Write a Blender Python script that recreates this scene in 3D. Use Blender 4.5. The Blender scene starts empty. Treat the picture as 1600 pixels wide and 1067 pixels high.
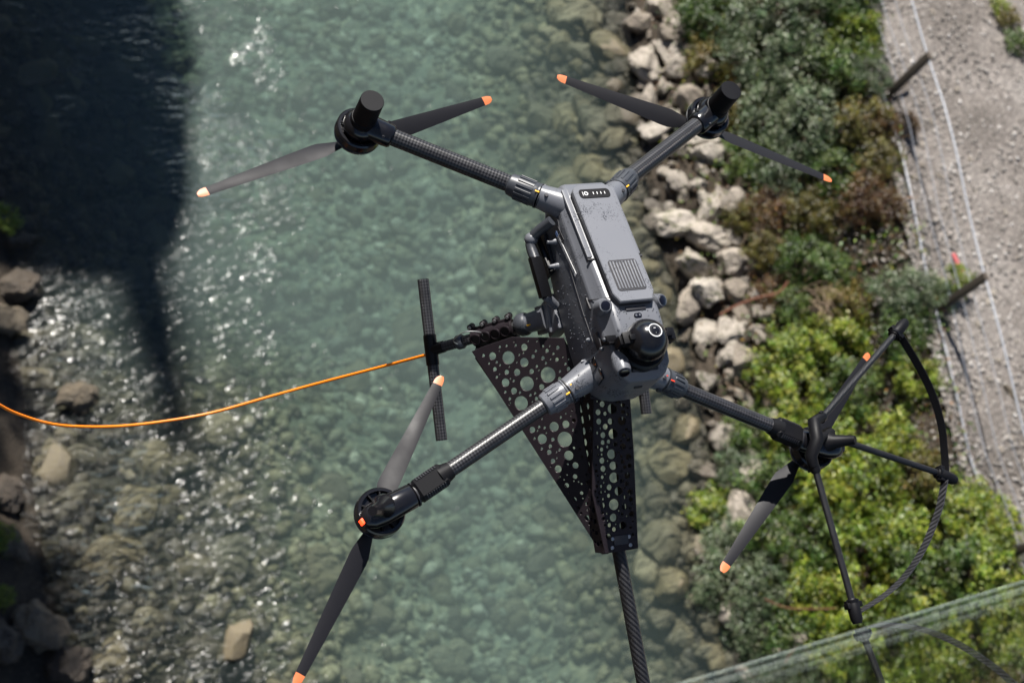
import bpy, bmesh, math, random
import numpy as np
from mathutils import Vector, Matrix, noise
R_ = math.radians
random.seed(11); rng = np.random.default_rng(11)
S = bpy.context.scene
COL = S.collection

# ------------------------------------------------------------------ camera, sky, sun, exposure
CAM = Vector((-1.18827, -0.93687, 2.38272))
right = Vector((0.91536182, -0.09385822, 0.39153974)); rear = Vector((-0.23327154, -0.91623821, 0.32571757))
up = Vector((0.3281724, -0.38948451, -0.86058392))
# columns of R are the images of world x,y,z in camera space (x right, y down, z forward)
Rm = Matrix((right, rear, up)).transposed()
FPX = 2222.0
cx_, cd_, cf_ = Vector(Rm[0]), Vector(Rm[1]), Vector(Rm[2])
cam = bpy.data.cameras.new('camera'); cam_ob = bpy.data.objects.new('camera', cam); COL.objects.link(cam_ob)
cam.sensor_width = 36.0; cam.lens = 36.0 * FPX / 1600.0
cam.clip_start = 0.01; cam.clip_end = 500
cam_ob.matrix_world = Matrix.Translation(CAM) @ Matrix((cx_, -cd_, -cf_)).transposed().to_4x4()
cam.dof.use_dof = True; cam.dof.focus_distance = 2.66; cam.dof.aperture_fstop = 5.0; cam.dof.aperture_blades = 9
S.camera = cam_ob

SUN = Vector((-0.075, 0.70, 0.73)).normalized()          # towards the sun
w = bpy.data.worlds.new('World'); S.world = w; w.use_nodes = True
nt = w.node_tree; bg = nt.nodes['Background']
sky = nt.nodes.new('ShaderNodeTexSky'); sky.sky_type = 'NISHITA'; sky.sun_disc = False; sky.altitude = 1200; sky.air_density = .75; sky.dust_density = .3; sky.ozone_density = 1.6   # clear mountain air
sky.sun_elevation = math.asin(SUN.z); sky.sun_rotation = math.atan2(SUN.x, SUN.y)
nt.links.new(sky.outputs[0], bg.inputs[0]); bg.inputs[1].default_value = 0.05
sl = bpy.data.lights.new('sun', 'SUN'); sl.energy = 5.0; sl.angle = R_(0.53); sl.color = (1, .955, .89)
so = bpy.data.objects.new('sun', sl); COL.objects.link(so)
so.rotation_euler = (-SUN).to_track_quat('-Z', 'Y').to_euler(); so.location = (0, 0, 30)
S.view_settings.view_transform = 'Standard'; S.view_settings.look = 'None'
S.view_settings.exposure = 0.95; S.view_settings.gamma = 1
S.view_settings.use_curve_mapping = False
S.cycles.max_bounces = 8; S.cycles.transparent_max_bounces = 16
S.cycles.use_denoising = True
try: S.cycles.denoiser = 'OPENIMAGEDENOISE'
except Exception: pass
S.cycles.sample_clamp_indirect = 4

WATER = -15.0; PATH = -13.0

# measured points of the photograph turned into points in the place
def ray(px, py):
    return (cx_ * ((px - 800) / FPX) + cd_ * ((py - 533.5) / FPX) + cf_)
def at(px, py, x=None, y=None, z=None):
    d = ray(px, py)
    if x is not None: k = (x - CAM.x) / d.x
    elif y is not None: k = (y - CAM.y) / d.y
    else: k = (z - CAM.z) / d.z
    return CAM + d * k

# ------------------------------------------------------------------ materials
MATS = {}
class N:
    def __init__(s, name):
        s.m = bpy.data.materials.new(name); s.m.use_nodes = True
        s.t = s.m.node_tree; s.n = s.t.nodes; s.l = s.t.links
        s.out = s.n['Material Output']; s.p = s.n['Principled BSDF']
        s.tc = s.n.new('ShaderNodeTexCoord')
    def add(s, kind, **kw):
        n = s.n.new(kind)
        for k, v in kw.items():
            if k in n.inputs.keys(): n.inputs[k].default_value = v
            else: setattr(n, k, v)
        return n
    def link(s, a, b): s.l.new(a, b)
    def noise(s, scale, detail=4, rough=.55, coord='Object', dist=0):
        n = s.add('ShaderNodeTexNoise', Scale=scale, Detail=detail, Roughness=rough, Distortion=dist)
        s.link(s.tc.outputs[coord], n.inputs['Vector']); return n
    def ramp(s, src, stops):
        r = s.add('ShaderNodeValToRGB'); e = r.color_ramp.elements
        while len(e) < len(stops): e.new(.5)
        for i, (p, c) in enumerate(stops):
            e[i].position = p
            e[i].color = (c, c, c, 1) if isinstance(c, (int, float)) else (*c, 1)
        s.link(src, r.inputs[0]); return r
    def bump(s, src, strength, dist=.01, normal=None):
        b = s.add('ShaderNodeBump', Strength=strength, Distance=dist); s.link(src, b.inputs['Height'])
        if normal: s.link(normal, b.inputs['Normal'])
        return b
    def math(s, op, a, b=None):
        m = s.n.new('ShaderNodeMath'); m.operation = op
        for i, v in enumerate((a, b)):
            if v is None: continue
            if isinstance(v, (int, float)): m.inputs[i].default_value = v
            else: s.link(v, m.inputs[i])
        return m.outputs[0]
    def mixc(s, fac, a, b, blend='MIX'):
        m = s.n.new('ShaderNodeMix'); m.data_type = 'RGBA'; m.blend_type = blend
        for i, v in ((0, fac), (6, a), (7, b)):
            if isinstance(v, (int, float)): m.inputs[i].default_value = v
            elif isinstance(v, tuple): m.inputs[i].default_value = (*v, 1)
            else: s.link(v, m.inputs[i])
        return m.outputs[2]

def plastic(name, col, rough=.45, wet=0, spec=.5, grain=.08, coat=0):
    a = N(name); p = a.p
    n1 = a.noise(14, 5); n2 = a.noise(900, 2)
    c = a.mixc(a.ramp(n1.outputs[0], [(.3, 0), (.75, .28)]).outputs[0], col, tuple(v * .72 for v in col))
    rr = a.ramp(n1.outputs[0], [(.25, rough - .08), (.8, rough + .1)]).outputs[0]
    if wet:
        v = a.add('ShaderNodeTexVoronoi', Scale=62, Randomness=1.0)
        wn = a.noise(60, 2); mx = a.mixc(.12, a.tc.outputs['Object'], wn.outputs['Color'], 'LINEAR_LIGHT')
        a.link(mx, v.inputs['Vector'])
        pat = a.noise(17, 3, .6)
        thr = a.ramp(pat.outputs[0], [(.46, 0), (.66, .46)]).outputs[0]
        d = a.math('LESS_THAN', v.outputs['Distance'], thr)
        v2 = a.add('ShaderNodeTexVoronoi', Scale=330, Randomness=1.0); a.link(a.tc.outputs['Object'], v2.inputs['Vector'])
        d2 = a.math('LESS_THAN', v2.outputs['Distance'], a.ramp(a.noise(9, 3).outputs[0], [(.42, 0), (.72, .24)]).outputs[0])
        d = a.math('MULTIPLY', a.math('MAXIMUM', d, d2), wet)
        c = a.mixc(d, c, tuple(x * .42 for x in col)); rr = a.mixc(d, rr, (.12, .12, .12))
    a.link(c, p.inputs['Base Color']); a.link(rr, p.inputs['Roughness'])
    b = a.bump(n2.outputs[0], grain, .0004); a.link(b.outputs[0], p.inputs['Normal'])
    p.inputs['Specular IOR Level'].default_value = spec
    if coat: p.inputs['Coat Weight'].default_value = coat; p.inputs['Coat Roughness'].default_value = .08
    return a.m

def carbon(name, twill=False, scale=1.0, base=.009, hi=.05, relief=.25):
    a = N(name); p = a.p
    mp = a.add('ShaderNodeMapping'); a.link(a.tc.outputs['UV'], mp.inputs[0])
    if twill:
        mp.inputs['Rotation'].default_value = (0, 0, R_(40))
        t = a.add('ShaderNodeTexWave', Scale=42 * scale, Distortion=.4); t.wave_type = 'BANDS'
        a.link(mp.outputs[0], t.inputs['Vector'])
        f = a.ramp(t.outputs['Fac'], [(.4, 0), (.62, 1)]).outputs[0]
    else:
        mp.inputs['Rotation'].default_value = (0, 0, R_(45))
        t = a.add('ShaderNodeTexChecker', Scale=230 * scale); a.link(mp.outputs[0], t.inputs['Vector'])
        f = t.outputs['Fac']
    n = a.noise(30, 3)
    f2 = a.math('MULTIPLY', f, a.ramp(n.outputs[0], [(.3, .35), (.7, 1)]).outputs[0])
    a.link(a.mixc(f2, (base, base, base * 1.15), (hi, hi, hi * 1.12)), p.inputs['Base Color'])
    a.link(a.ramp(f, [(0, .30), (1, .44)]).outputs[0], p.inputs['Roughness'])
    v = a.add('ShaderNodeTexVoronoi', Scale=190); a.link(a.tc.outputs['Object'], v.inputs['Vector'])
    pn = a.noise(25, 2)
    thr = a.ramp(pn.outputs[0], [(.38, .05), (.6, .38)]).outputs[0]
    dr = a.math('LESS_THAN', v.outputs['Distance'], thr)
    hsum = a.math('ADD', a.math('MULTIPLY', f, relief), dr)
    b = a.bump(hsum, .6, .0016); a.link(b.outputs[0], p.inputs['Normal'])
    return a.m

def emit_mat(name, col, st):
    a = N(name); a.p.inputs['Base Color'].default_value = (*col, 1)
    a.p.inputs['Emission Color'].default_value = (*col, 1); a.p.inputs['Emission Strength'].default_value = st
    return a.m

def flat(name, col, rough=.5, metal=0):
    a = N(name); n = a.noise(40, 4)
    a.link(a.mixc(a.ramp(n.outputs[0], [(.35, 0), (.7, .3)]).outputs[0], col, tuple(v * .7 for v in col)), a.p.inputs['Base Color'])
    a.p.inputs['Roughness'].default_value = rough; a.p.inputs['Metallic'].default_value = metal
    return a.m

def stone(name, stops, rough=.85, scale=3.0, moss=0, src='Object', pits=1.0, wet=None):
    a = N(name); p = a.p
    oi = a.add('ShaderNodeObjectInfo')
    if src == 'attr':
        at_ = a.add('ShaderNodeAttribute', attribute_name='tone'); rnd = at_.outputs['Fac']
    else: rnd = oi.outputs['Random']
    base = a.ramp(rnd, stops).outputs[0]
    n1 = a.noise(scale, 8, .65); n2 = a.noise(scale * 6, 6, .7)
    c = a.mixc(a.ramp(n1.outputs[0], [(.35, 0), (.7, .55)]).outputs[0], base, (.10, .085, .07))
    c = a.mixc(a.ramp(n2.outputs[0], [(.52, 0), (.74, .5)]).outputs[0], c, (.42, .40, .37))
    if moss:
        g = a.add('ShaderNodeNewGeometry'); n3 = a.noise(scale * .9, 4)
        mm = a.math('MULTIPLY', a.ramp(n3.outputs[0], [(.5, 0), (.66, 1)]).outputs[0], moss)
        c = a.mixc(mm, c, (.07, .085, .02))
    if wet is not None:      # stones are dark and shiny where the river wets them
        ps = a.add('ShaderNodeNewGeometry'); sx = a.add('ShaderNodeSeparateXYZ'); a.link(ps.outputs['Position'], sx.inputs[0])
        zz = a.math('ADD', a.math('SUBTRACT', sx.outputs['Z'], wet), a.math('MULTIPLY', n1.outputs[0], .22))
        wf = a.ramp(zz, [(.16, 1), (.26, 0)]).outputs[0]
        c = a.mixc(a.math('MULTIPLY', wf, .68), c, (.035, .028, .018)); a.link(a.mixc(wf, (rough, rough, rough), (.25, .25, .25)), p.inputs['Roughness'])
    else: p.inputs['Roughness'].default_value = rough
    a.link(c, p.inputs['Base Color'])
    h = a.math('ADD', n1.outputs[0], a.math('MULTIPLY', n2.outputs[0], .5))
    b = a.bump(h, .9 * pits, .05); a.link(b.outputs[0], p.inputs['Normal'])
    return a.m

def leafmat(name, stops, trans=.35):
    a = N(name); p = a.p
    at_ = a.add('ShaderNodeAttribute', attribute_name='tone')
    oi = a.add('ShaderNodeObjectInfo')
    f = a.math('ADD', at_.outputs['Fac'], a.math('MULTIPLY', a.math('SUBTRACT', oi.outputs['Random'], .5), .22))
    c = a.ramp(f, stops).outputs[0]
    nv = a.noise(2.6, 4, .6); h0 = a.add('ShaderNodeHueSaturation'); a.link(c, h0.inputs['Color'])
    a.link(a.ramp(nv.outputs[0], [(.3, .47), (.7, .525)]).outputs[0], h0.inputs['Hue']); a.link(a.ramp(nv.outputs[0], [(.3, .6), (.7, 1.45)]).outputs[0], h0.inputs['Value']); c = h0.outputs[0]
    a.link(c, p.inputs['Base Color']); p.inputs['Roughness'].default_value = .38
    p.inputs['Specular IOR Level'].default_value = .55
    tr = a.add('ShaderNodeBsdfTranslucent')
    hs = a.add('ShaderNodeHueSaturation'); hs.inputs['Value'].default_value = 1.35; hs.inputs['Hue'].default_value = .49
    a.link(c, hs.inputs['Color']); a.link(hs.outputs[0], tr.inputs['Color'])
    mx = a.add('ShaderNodeMixShader'); mx.inputs[0].default_value = trans
    a.link(p.outputs[0], mx.inputs[1]); a.link(tr.outputs[0], mx.inputs[2]); a.link(mx.outputs[0], a.out.inputs[0])
    return a.m

M = {}
M['grey'] = plastic('grey_body_plastic', (.12, .126, .144), .36, wet=1, grain=.10)
M['grey_top'] = plastic('grey_cover_plastic', (.155, .161, .18), .33, wet=1, grain=.10)
M['grey_dark'] = plastic('grey_collar_plastic', (.042, .046, .055), .38, wet=1)
M['black'] = plastic('black_plastic', (.005, .005, .006), .34, spec=.25)
M['gloss'] = plastic('black_gloss_plastic', (.007, .007, .009), .22, coat=.25, grain=.02)
M['matt'] = plastic('black_matt_plastic', (.006, .006, .0075), .48, grain=.5, spec=.18)
M['bracket'] = plastic('anodised_bracket_metal', (.0135, .010, .0125), .40, grain=.6, spec=.25)
M['carbon'] = carbon('carbon_weave'); M['twill'] = carbon('carbon_twill', True, base=.006, hi=.022, relief=.12); M['braid'] = carbon('carbon_braid', True, 2.2, base=.007, hi=.022, relief=.15)
M['ribbon'] = carbon('carbon_ribbon', True, .8, base=.006, hi=.05, relief=.05)
M['white'] = flat('white_print', (.75, .75, .75)); M['ink'] = flat('black_print', (.02, .02, .025))
M['blue'] = flat('blue_print', (.10, .16, .32)); M['yellow'] = flat('yellow_mark', (.85, .45, .02)); M['redmark'] = flat('red_mark', (.7, .05, .02))
M['orange'] = flat('orange_cable', (.9, .22, .006), .4); M['tip'] = flat('orange_blade_tip', (.62, .17, .06), .45)
M['steel'] = flat('steel', (.5, .5, .5), .3, .9)
M['lens'] = plastic('lens_glass', (.006, .006, .01), .08, grain=0, coat=1)
M['led'] = emit_mat('red_led', (1, .05, .012), 2.2); M['drop'] = None
M['blade'] = plastic('propeller_blade', (.013, .013, .016), .5, grain=.05, spec=.15)
a = N('water_drop'); a.p.inputs['Base Color'].default_value = (.09, .095, .11, 1); a.p.inputs['Roughness'].default_value = .04; M['drop'] = a.m

# ------------------------------------------------------------------ mesh helpers
def link(o, parent=None):
    COL.objects.link(o)
    if parent: o.parent = parent
    return o
def mesh_ob(name, me, parent=None, mat=None):
    if mat: me.materials.append(mat)
    return link(bpy.data.objects.new(name, me), parent)
def shade(me, ang=35):
    me.polygons.foreach_set('use_smooth', [True] * len(me.polygons))
    me.set_sharp_from_angle(angle=R_(ang))
class B:
    """collects shapes for ONE object"""
    def __init__(s): s.bm = bmesh.new(); s.uv = s.bm.loops.layers.uv.new('UVMap')
    def lathe(s, p0, p1, prof, seg=24, caps=True, flat=1.0, up=None):
        p0, p1 = Vector(p0), Vector(p1); ax = (p1 - p0); L = ax.length; ax = ax / L
        u = Vector(up) if up else (Vector((0, 0, 1)) if abs(ax.z) < .9 else Vector((1, 0, 0)))
        sx = ax.cross(u).normalized(); sy = sx.cross(ax).normalized()
        rings = []
        for t, r in prof:
            c = p0 + ax * t
            rings.append([s.bm.verts.new(c + (sx * math.cos(2 * math.pi * i / seg) + sy * math.sin(2 * math.pi * i / seg) * flat) * r) for i in range(seg)])
        for k in range(len(rings) - 1):
            for i in range(seg):
                j = (i + 1) % seg
                f = s.bm.faces.new((rings[k][i], rings[k][j], rings[k + 1][j], rings[k + 1][i]))
                ru = max(prof[k][1], .004) * 2 * math.pi / seg
                for lp, (a_, b_) in zip(f.loops, ((i, k), (i + 1, k), (i + 1, k + 1), (i, k + 1))):
                    lp[s.uv].uv = (a_ * ru, prof[b_][0])
        if caps:
            s.bm.faces.new(rings[0][::-1]); s.bm.faces.new(rings[-1])
        return s
    def tube(s, pts, r, seg=10, rv=None):
        pts = [Vector(p) for p in pts]; rings = []; L = 0; Ls = []
        prev = None
        for i, p in enumerate(pts):
            t = (pts[min(i + 1, len(pts) - 1)] - pts[max(i - 1, 0)]).normalized()
            if prev is None: u = t.orthogonal().normalized()
            else: u = (prev - t * prev.dot(t)).normalized()
            prev = u; v = t.cross(u); rr = rv[i] if rv else r
            if i: L += (p - pts[i - 1]).length
            Ls.append(L)
            rings.append([s.bm.verts.new(p + (u * math.cos(2 * math.pi * k / seg) + v * math.sin(2 * math.pi * k / seg)) * rr) for k in range(seg)])
        for k in range(len(rings) - 1):
            for i in range(seg):
                j = (i + 1) % seg
                f = s.bm.faces.new((rings[k][i], rings[k][j], rings[k + 1][j], rings[k + 1][i]))
                for lp, (a_, b_) in zip(f.loops, ((i, k), (i + 1, k), (i + 1, k + 1), (i, k + 1))):
                    lp[s.uv].uv = (a_ * r * 2 * math.pi / seg, Ls[b_])
        s.bm.faces.new(rings[0][::-1]); s.bm.faces.new(rings[-1]); return s
    def box(s, c, h, axes=None, bev=0, seg=2):
        c = Vector(c); ax = [Vector(a) for a in axes] if axes else [Vector((1, 0, 0)), Vector((0, 1, 0)), Vector((0, 0, 1))]
        if ax[0].cross(ax[1]).dot(ax[2]) < 0: ax[2] = -ax[2]
        vs = [s.bm.verts.new(c + ax[0] * h[0] * i + ax[1] * h[1] * j + ax[2] * h[2] * k) for k in (-1, 1) for j in (-1, 1) for i in (-1, 1)]
        fs = [s.bm.faces.new([vs[i] for i in q]) for q in ((0, 2, 3, 1), (4, 5, 7, 6), (0, 1, 5, 4), (2, 6, 7, 3), (0, 4, 6, 2), (1, 3, 7, 5))]
        if bev:
            es = set(e for f in fs for e in f.edges)
            bmesh.ops.bevel(s.bm, geom=list(es), offset=bev, segments=seg, affect='EDGES', profile=.6)
        return s
    def sphere(s, c, r, seg=24, rings=14, scale=(1, 1, 1)):
        m = Matrix.Translation(Vector(c)) @ Matrix.Diagonal((r * scale[0], r * scale[1], r * scale[2], 1))
        bmesh.ops.create_uvsphere(s.bm, u_segments=seg, v_segments=rings, radius=1, matrix=m); return s
    def poly(s, pts, thick, n):
        n = Vector(n).normalized(); pts = [Vector(p) for p in pts]
        a_ = [s.bm.verts.new(p + n * thick) for p in pts]; b_ = [s.bm.verts.new(p) for p in pts]
        f = s.bm.faces.new(a_); f.normal_update()
        if f.normal.dot(n) < 0: f.normal_flip()
        s.bm.faces.new(b_[::-1])
        for i in range(len(pts)):
            j = (i + 1) % len(pts); s.bm.faces.new((b_[i], b_[j], a_[j], a_[i]))
        return s
    def done(s, name, mat, parent=None, ang=35, recalc=True):
        if recalc: bmesh.ops.recalc_face_normals(s.bm, faces=s.bm.faces)
        me = bpy.data.meshes.new(name); s.bm.to_mesh(me); s.bm.free(); shade(me, ang)
        return mesh_ob(name, me, parent, mat)
def plate(name, O, U, V, outline, holes, thick, mat, parent, bev=.0006):
    """a sheet with round holes: outline and holes (u,v,r) lie in the plane O + u U + v V"""
    cu = bpy.data.curves.new(name, 'CURVE'); cu.dimensions = '2D'; cu.fill_mode = 'BOTH'
    cu.extrude = thick / 2; cu.bevel_depth = bev; cu.bevel_resolution = 0
    def spl(pts):
        sp = cu.splines.new('POLY'); sp.points.add(len(pts) - 1)
        for i, (x, y) in enumerate(pts): sp.points[i].co = (x, y, 0, 1)
        sp.use_cyclic_u = True
    spl(outline)
    for (x, y, r) in holes:
        n = 20 if r > .006 else 12
        spl([(x + r * math.cos(2 * math.pi * i / n), y + r * math.sin(2 * math.pi * i / n)) for i in range(n)])
    tmp = bpy.data.objects.new('tmp', cu); COL.objects.link(tmp)
    dg = bpy.context.evaluated_depsgraph_get(); me = bpy.data.meshes.new_from_object(tmp.evaluated_get(dg))
    bpy.data.objects.remove(tmp); bpy.data.curves.remove(cu)
    W = U.cross(V).normalized()
    me.transform(Matrix.Translation(O) @ Matrix((U, V, W)).transposed().to_4x4())
    me.name = name; me.materials.clear(); shade(me, 30)
    return mesh_ob(name, me, parent, mat)
def thing(name, label, cat, loc=(0, 0, 0), group=None):
    o = bpy.data.objects.new(name, None); o.location = loc; o.empty_display_size = .1; COL.objects.link(o)
    return tag(o, label, cat, group)
def tag(o, label, cat, group=None):
    o['label'] = label; o['category'] = cat
    if group: o['group'] = group
    return o
def spline(pts, n=8):
    pts = [Vector(p) for p in pts]; out = []
    for i in range(len(pts) - 1):
        p0, p1, p2, p3 = pts[max(i - 1, 0)], pts[i], pts[i + 1], pts[min(i + 2, len(pts) - 1)]
        for k in range(n):
            t = k / n
            out.append(.5 * ((2 * p1) + (p2 - p0) * t + (2 * p0 - 5 * p1 + 4 * p2 - p3) * t * t + (3 * p1 - p0 - 3 * p2 + p3) * t ** 3))
    return out + [pts[-1]]

# ------------------------------------------------------------------ the place: shorelines, terrain, water
def line_xy(pts, z):
    P = sorted([(at(px, py, z=z).y, at(px, py, z=z).x) for px, py in pts])
    ys = np.array([p[0] for p in P]); xs = np.array([p[1] for p in P])
    def f(y):
        y = np.asarray(y, float); o = np.interp(y, ys, xs)
        s0 = (xs[-1] - xs[0]) / (ys[-1] - ys[0])
        o = np.where(y < ys[0], xs[0] + s0 * (y - ys[0]), o); return np.where(y > ys[-1], xs[-1] + s0 * (y - ys[-1]), o)
    return f
XR = line_xy([(975, -40), (985, 60), (995, 150), (1000, 210), (1015, 300), (1025, 370), (1052, 430), (1080, 520), (1078, 600), (1100, 650), (1115, 720), (1108, 800), (1115, 900), (1150, 980), (1180, 1067)], WATER)
XL = line_xy([(-120, -60), (-60, 200), (5, 340), (35, 420), (25, 520), (42, 640), (52, 760), (66, 850), (90, 950), (115, 1067)], WATER)
FENCE = [(1339, 0), (1376, 122), (1405, 220), (1437, 365), (1456, 445), (1476, 536), (1490, 597), (1523, 728), (1553, 807)]
XP = line_xy(FENCE, PATH)
def fbm(x, y, sc, oct_=4, seed=0):
    return noise.fractal((x * sc + seed, y * sc, seed * .7), 1.0, 2.0, oct_)
def height(x, y):
    xr, xl, xp = float(XR(y)), float(XL(y)), float(XP(y)) - .25
    if x >= xp: return PATH + .03 * fbm(x, y, 1.2)
    if x > xr:
        t = (x - xr) / max(xp - xr, .3)
        return WATER - .05 + (PATH - WATER) * (.55 * t + .45 * t * t) + .16 * fbm(x, y, 1.3) * min(1, 6 * (1 - t)) * min(1, 8 * t)
    if x > xl:
        dr, dl = xr - x, x - xl
        d = min(.10 + .40 * dr, .10 + (.14 + .5 * min(1, max(0, (y - 5.2) / 2.2))) * dl + .22 * max(0, dl - 2.6), 1.6)
        return WATER - d * (1 + .16 * fbm(x, y, .6)) - .05 * fbm(x, y, 2)
    return WATER - .05 + min(.55 * (xl - x), .9) + max(0, 1.5 * (xl - x - 1.6)) + .18 * fbm(x, y, 1.1) * min(1, (xl - x) * 3)  # steep rise behind the left waterline is added to block skylight
Y0, Y1 = -10.0, 22.0
def strip(name, fa, fb, nu, mat, ny=210, pw=1.0):
    ys = np.linspace(Y0, Y1, ny); vs = []; fs = []
    for y in ys:
        a_, b_ = float(fa(y)), float(fb(y))
        for i in range(nu):
            x = a_ + (b_ - a_) * (i / (nu - 1)) ** pw
            vs.append((x, y, height(x + 1e-5 * (1 if i == 0 else -1 if i == nu - 1 else 0), y)))
    for j in range(ny - 1):
        for i in range(nu - 1):
            k = j * nu + i; fs.append((k, k + 1, k + nu + 1, k + nu))
    me = bpy.data.meshes.new(name); me.from_pydata(vs, [], fs)
    me.polygons.foreach_set('use_smooth', [True] * len(fs)); o = mesh_ob(name, me, None, mat); o['kind'] = 'structure'; return o
# riverbed
a = N('riverbed_gravel'); n1 = a.noise(1.1, 5); n2 = a.noise(9, 6, .7); v = a.add('ShaderNodeTexVoronoi', Scale=11); a.link(a.tc.outputs['Object'], v.inputs['Vector'])
cc = a.ramp(v.outputs['Color'], [(.15, (.13, .135, .105)), (.45, (.23, .235, .18)), (.75, (.33, .31, .21)), (.95, (.5, .48, .38))]).outputs[0]
cc = a.mixc(a.ramp(n1.outputs[0], [(.40, 0), (.62, .6)]).outputs[0], cc, (.10, .115, .08))
cc = a.mixc(a.ramp(n2.outputs[0], [(.5, 0), (.7, .4)]).outputs[0], cc, (.05, .045, .03))
ag = a.add('ShaderNodeAttribute', attribute_name='algae_shade'); cc = a.mixc(a.math('MULTIPLY', ag.outputs['Fac'], .9), cc, (.022, .018, .010))
a.link(cc, a.p.inputs['Base Color']); a.p.inputs['Roughness'].default_value = .9
a.link(a.bump(v.outputs['Distance'], -.6, .05).outputs[0], a.p.inputs['Normal']); M['bed'] = a.m
# soil of the banks
a = N('bank_soil'); n1 = a.noise(2.2, 6, .65); n2 = a.noise(22, 5, .7)
cc = a.ramp(n1.outputs[0], [(.3, (.018, .014, .01)), (.55, (.05, .038, .026)), (.75, (.10, .08, .06))]).outputs[0]
cc = a.mixc(a.ramp(n2.outputs[0], [(.5, 0), (.72, .6)]).outputs[0], cc, (.13, .10, .07))
a.link(cc, a.p.inputs['Base Color']); a.p.inputs['Roughness'].default_value = .95
a.link(a.bump(n2.outputs[0], .9, .06).outputs[0], a.p.inputs['Normal']); M['soil'] = a.m
# gravel path
a = N('path_gravel'); n1 = a.noise(.55, 5, .6); n2 = a.noise(30, 6, .75); v = a.add('ShaderNodeTexVoronoi', Scale=34); a.link(a.tc.outputs['Object'], v.inputs['Vector'])
cc = a.ramp(n1.outputs[0], [(.3, (.118, .103, .090)), (.52, (.192, .170, .153)), (.72, (.275, .252, .232))]).outputs[0]
vv = a.ramp(v.outputs['Color'], [(.1, .5), (.6, 1.0), (.95, 1.7)]).outputs[0]
cc = a.mixc(1.0, cc, vv, 'MULTIPLY'); cc = a.mixc(a.ramp(n2.outputs[0], [(.52, 0), (.75, .45)]).outputs[0], cc, (.14, .12, .105))
a.link(cc, a.p.inputs['Base Color']); a.p.inputs['Roughness'].default_value = .95
a.link(a.bump(v.outputs['Distance'], -.7, .03, a.bump(n2.outputs[0], .7, .03).outputs[0]).outputs[0], a.p.inputs['Normal']); M['path'] = a.m

def algae_shade(x, y):      # brown algal film near both banks, spread wide at left to paint the shade darker; the main channel is swept clean
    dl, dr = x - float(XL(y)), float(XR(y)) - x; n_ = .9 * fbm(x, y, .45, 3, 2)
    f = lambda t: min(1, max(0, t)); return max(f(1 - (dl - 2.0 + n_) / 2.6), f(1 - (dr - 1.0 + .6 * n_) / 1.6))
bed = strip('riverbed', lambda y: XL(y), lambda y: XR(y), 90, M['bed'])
at2 = bed.data.attributes.new('algae_shade', 'FLOAT', 'POINT'); at2.data.foreach_set('value', [algae_shade(v.co.x, v.co.y) for v in bed.data.vertices])
bank = strip('river_bank', lambda y: XR(y), lambda y: XP(y) - .25, 60, M['soil'])
path = strip('gravel_path', lambda y: XP(y) - .25, lambda y: XP(y) + 30, 60, M['path'], pw=1.6)
lbank = strip('left_bank', lambda y: XL(y) - 25, lambda y: XL(y), 60, M['soil'], pw=.5)

# water: glacial, milky with depth; the tint follows the real depth below the surface
a = N('river_water'); a.n.remove(a.p)
at_ = a.add('ShaderNodeAttribute', attribute_name='depth'); dep = at_.outputs['Fac']
milk = a.ramp(dep, [(0, .0), (.12, .03), (.35, .16), (.7, .33), (1, .43)]).outputs[0]      # depth / 1.6 m
tint = a.ramp(dep, [(0, (.97, .97, .95)), (.3, (.85, .91, .86)), (.65, (.74, .87, .83)), (1, (.64, .81, .79))]).outputs[0]
tr = a.add('ShaderNodeBsdfTransparent'); a.link(tint, tr.inputs[0])
df = a.add('ShaderNodeBsdfDiffuse'); df.inputs[0].default_value = (.110, .150, .137, 1)
m1 = a.add('ShaderNodeMixShader'); a.link(milk, m1.inputs[0]); a.link(tr.outputs[0], m1.inputs[1]); a.link(df.outputs[0], m1.inputs[2])
mp = a.add('ShaderNodeMapping'); mp.inputs['Rotation'].default_value = (0, 0, R_(-32)); mp.inputs['Scale'].default_value = (1, 2.1, 1)
a.link(a.tc.outputs['Object'], mp.inputs[0])
w1 = a.add('ShaderNodeTexNoise', Scale=5.2, Detail=3, Roughness=.5, Distortion=.6); a.link(mp.outputs[0], w1.inputs['Vector'])
w2 = a.add('ShaderNodeTexNoise', Scale=1.1, Detail=2, Roughness=.5); a.link(mp.outputs[0], w2.inputs['Vector'])
ch = a.add('ShaderNodeAttribute', attribute_name='chop')
hgt = a.math('MULTIPLY', w1.outputs[0], ch.outputs['Fac'])
b1 = a.bump(hgt, 1.0, .26); b2 = a.bump(w2.outputs[0], .15, .4, b1.outputs[0])
gl = a.add('ShaderNodeBsdfGlossy'); gl.inputs['Roughness'].default_value = .16; a.link(b2.outputs[0], gl.inputs['Normal'])
fr = a.add('ShaderNodeFresnel', IOR=1.333); a.link(b2.outputs[0], fr.inputs['Normal'])
m2 = a.add('ShaderNodeMixShader'); a.link(fr.outputs[0], m2.inputs[0]); a.link(m1.outputs[0], m2.inputs[1]); a.link(gl.outputs[0], m2.inputs[2])
a.link(m2.outputs[0], a.out.inputs[0]); M['water'] = a.m
nx, ny = 190, 250; vs = []; fs = []; dps = []; chs = []
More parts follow.
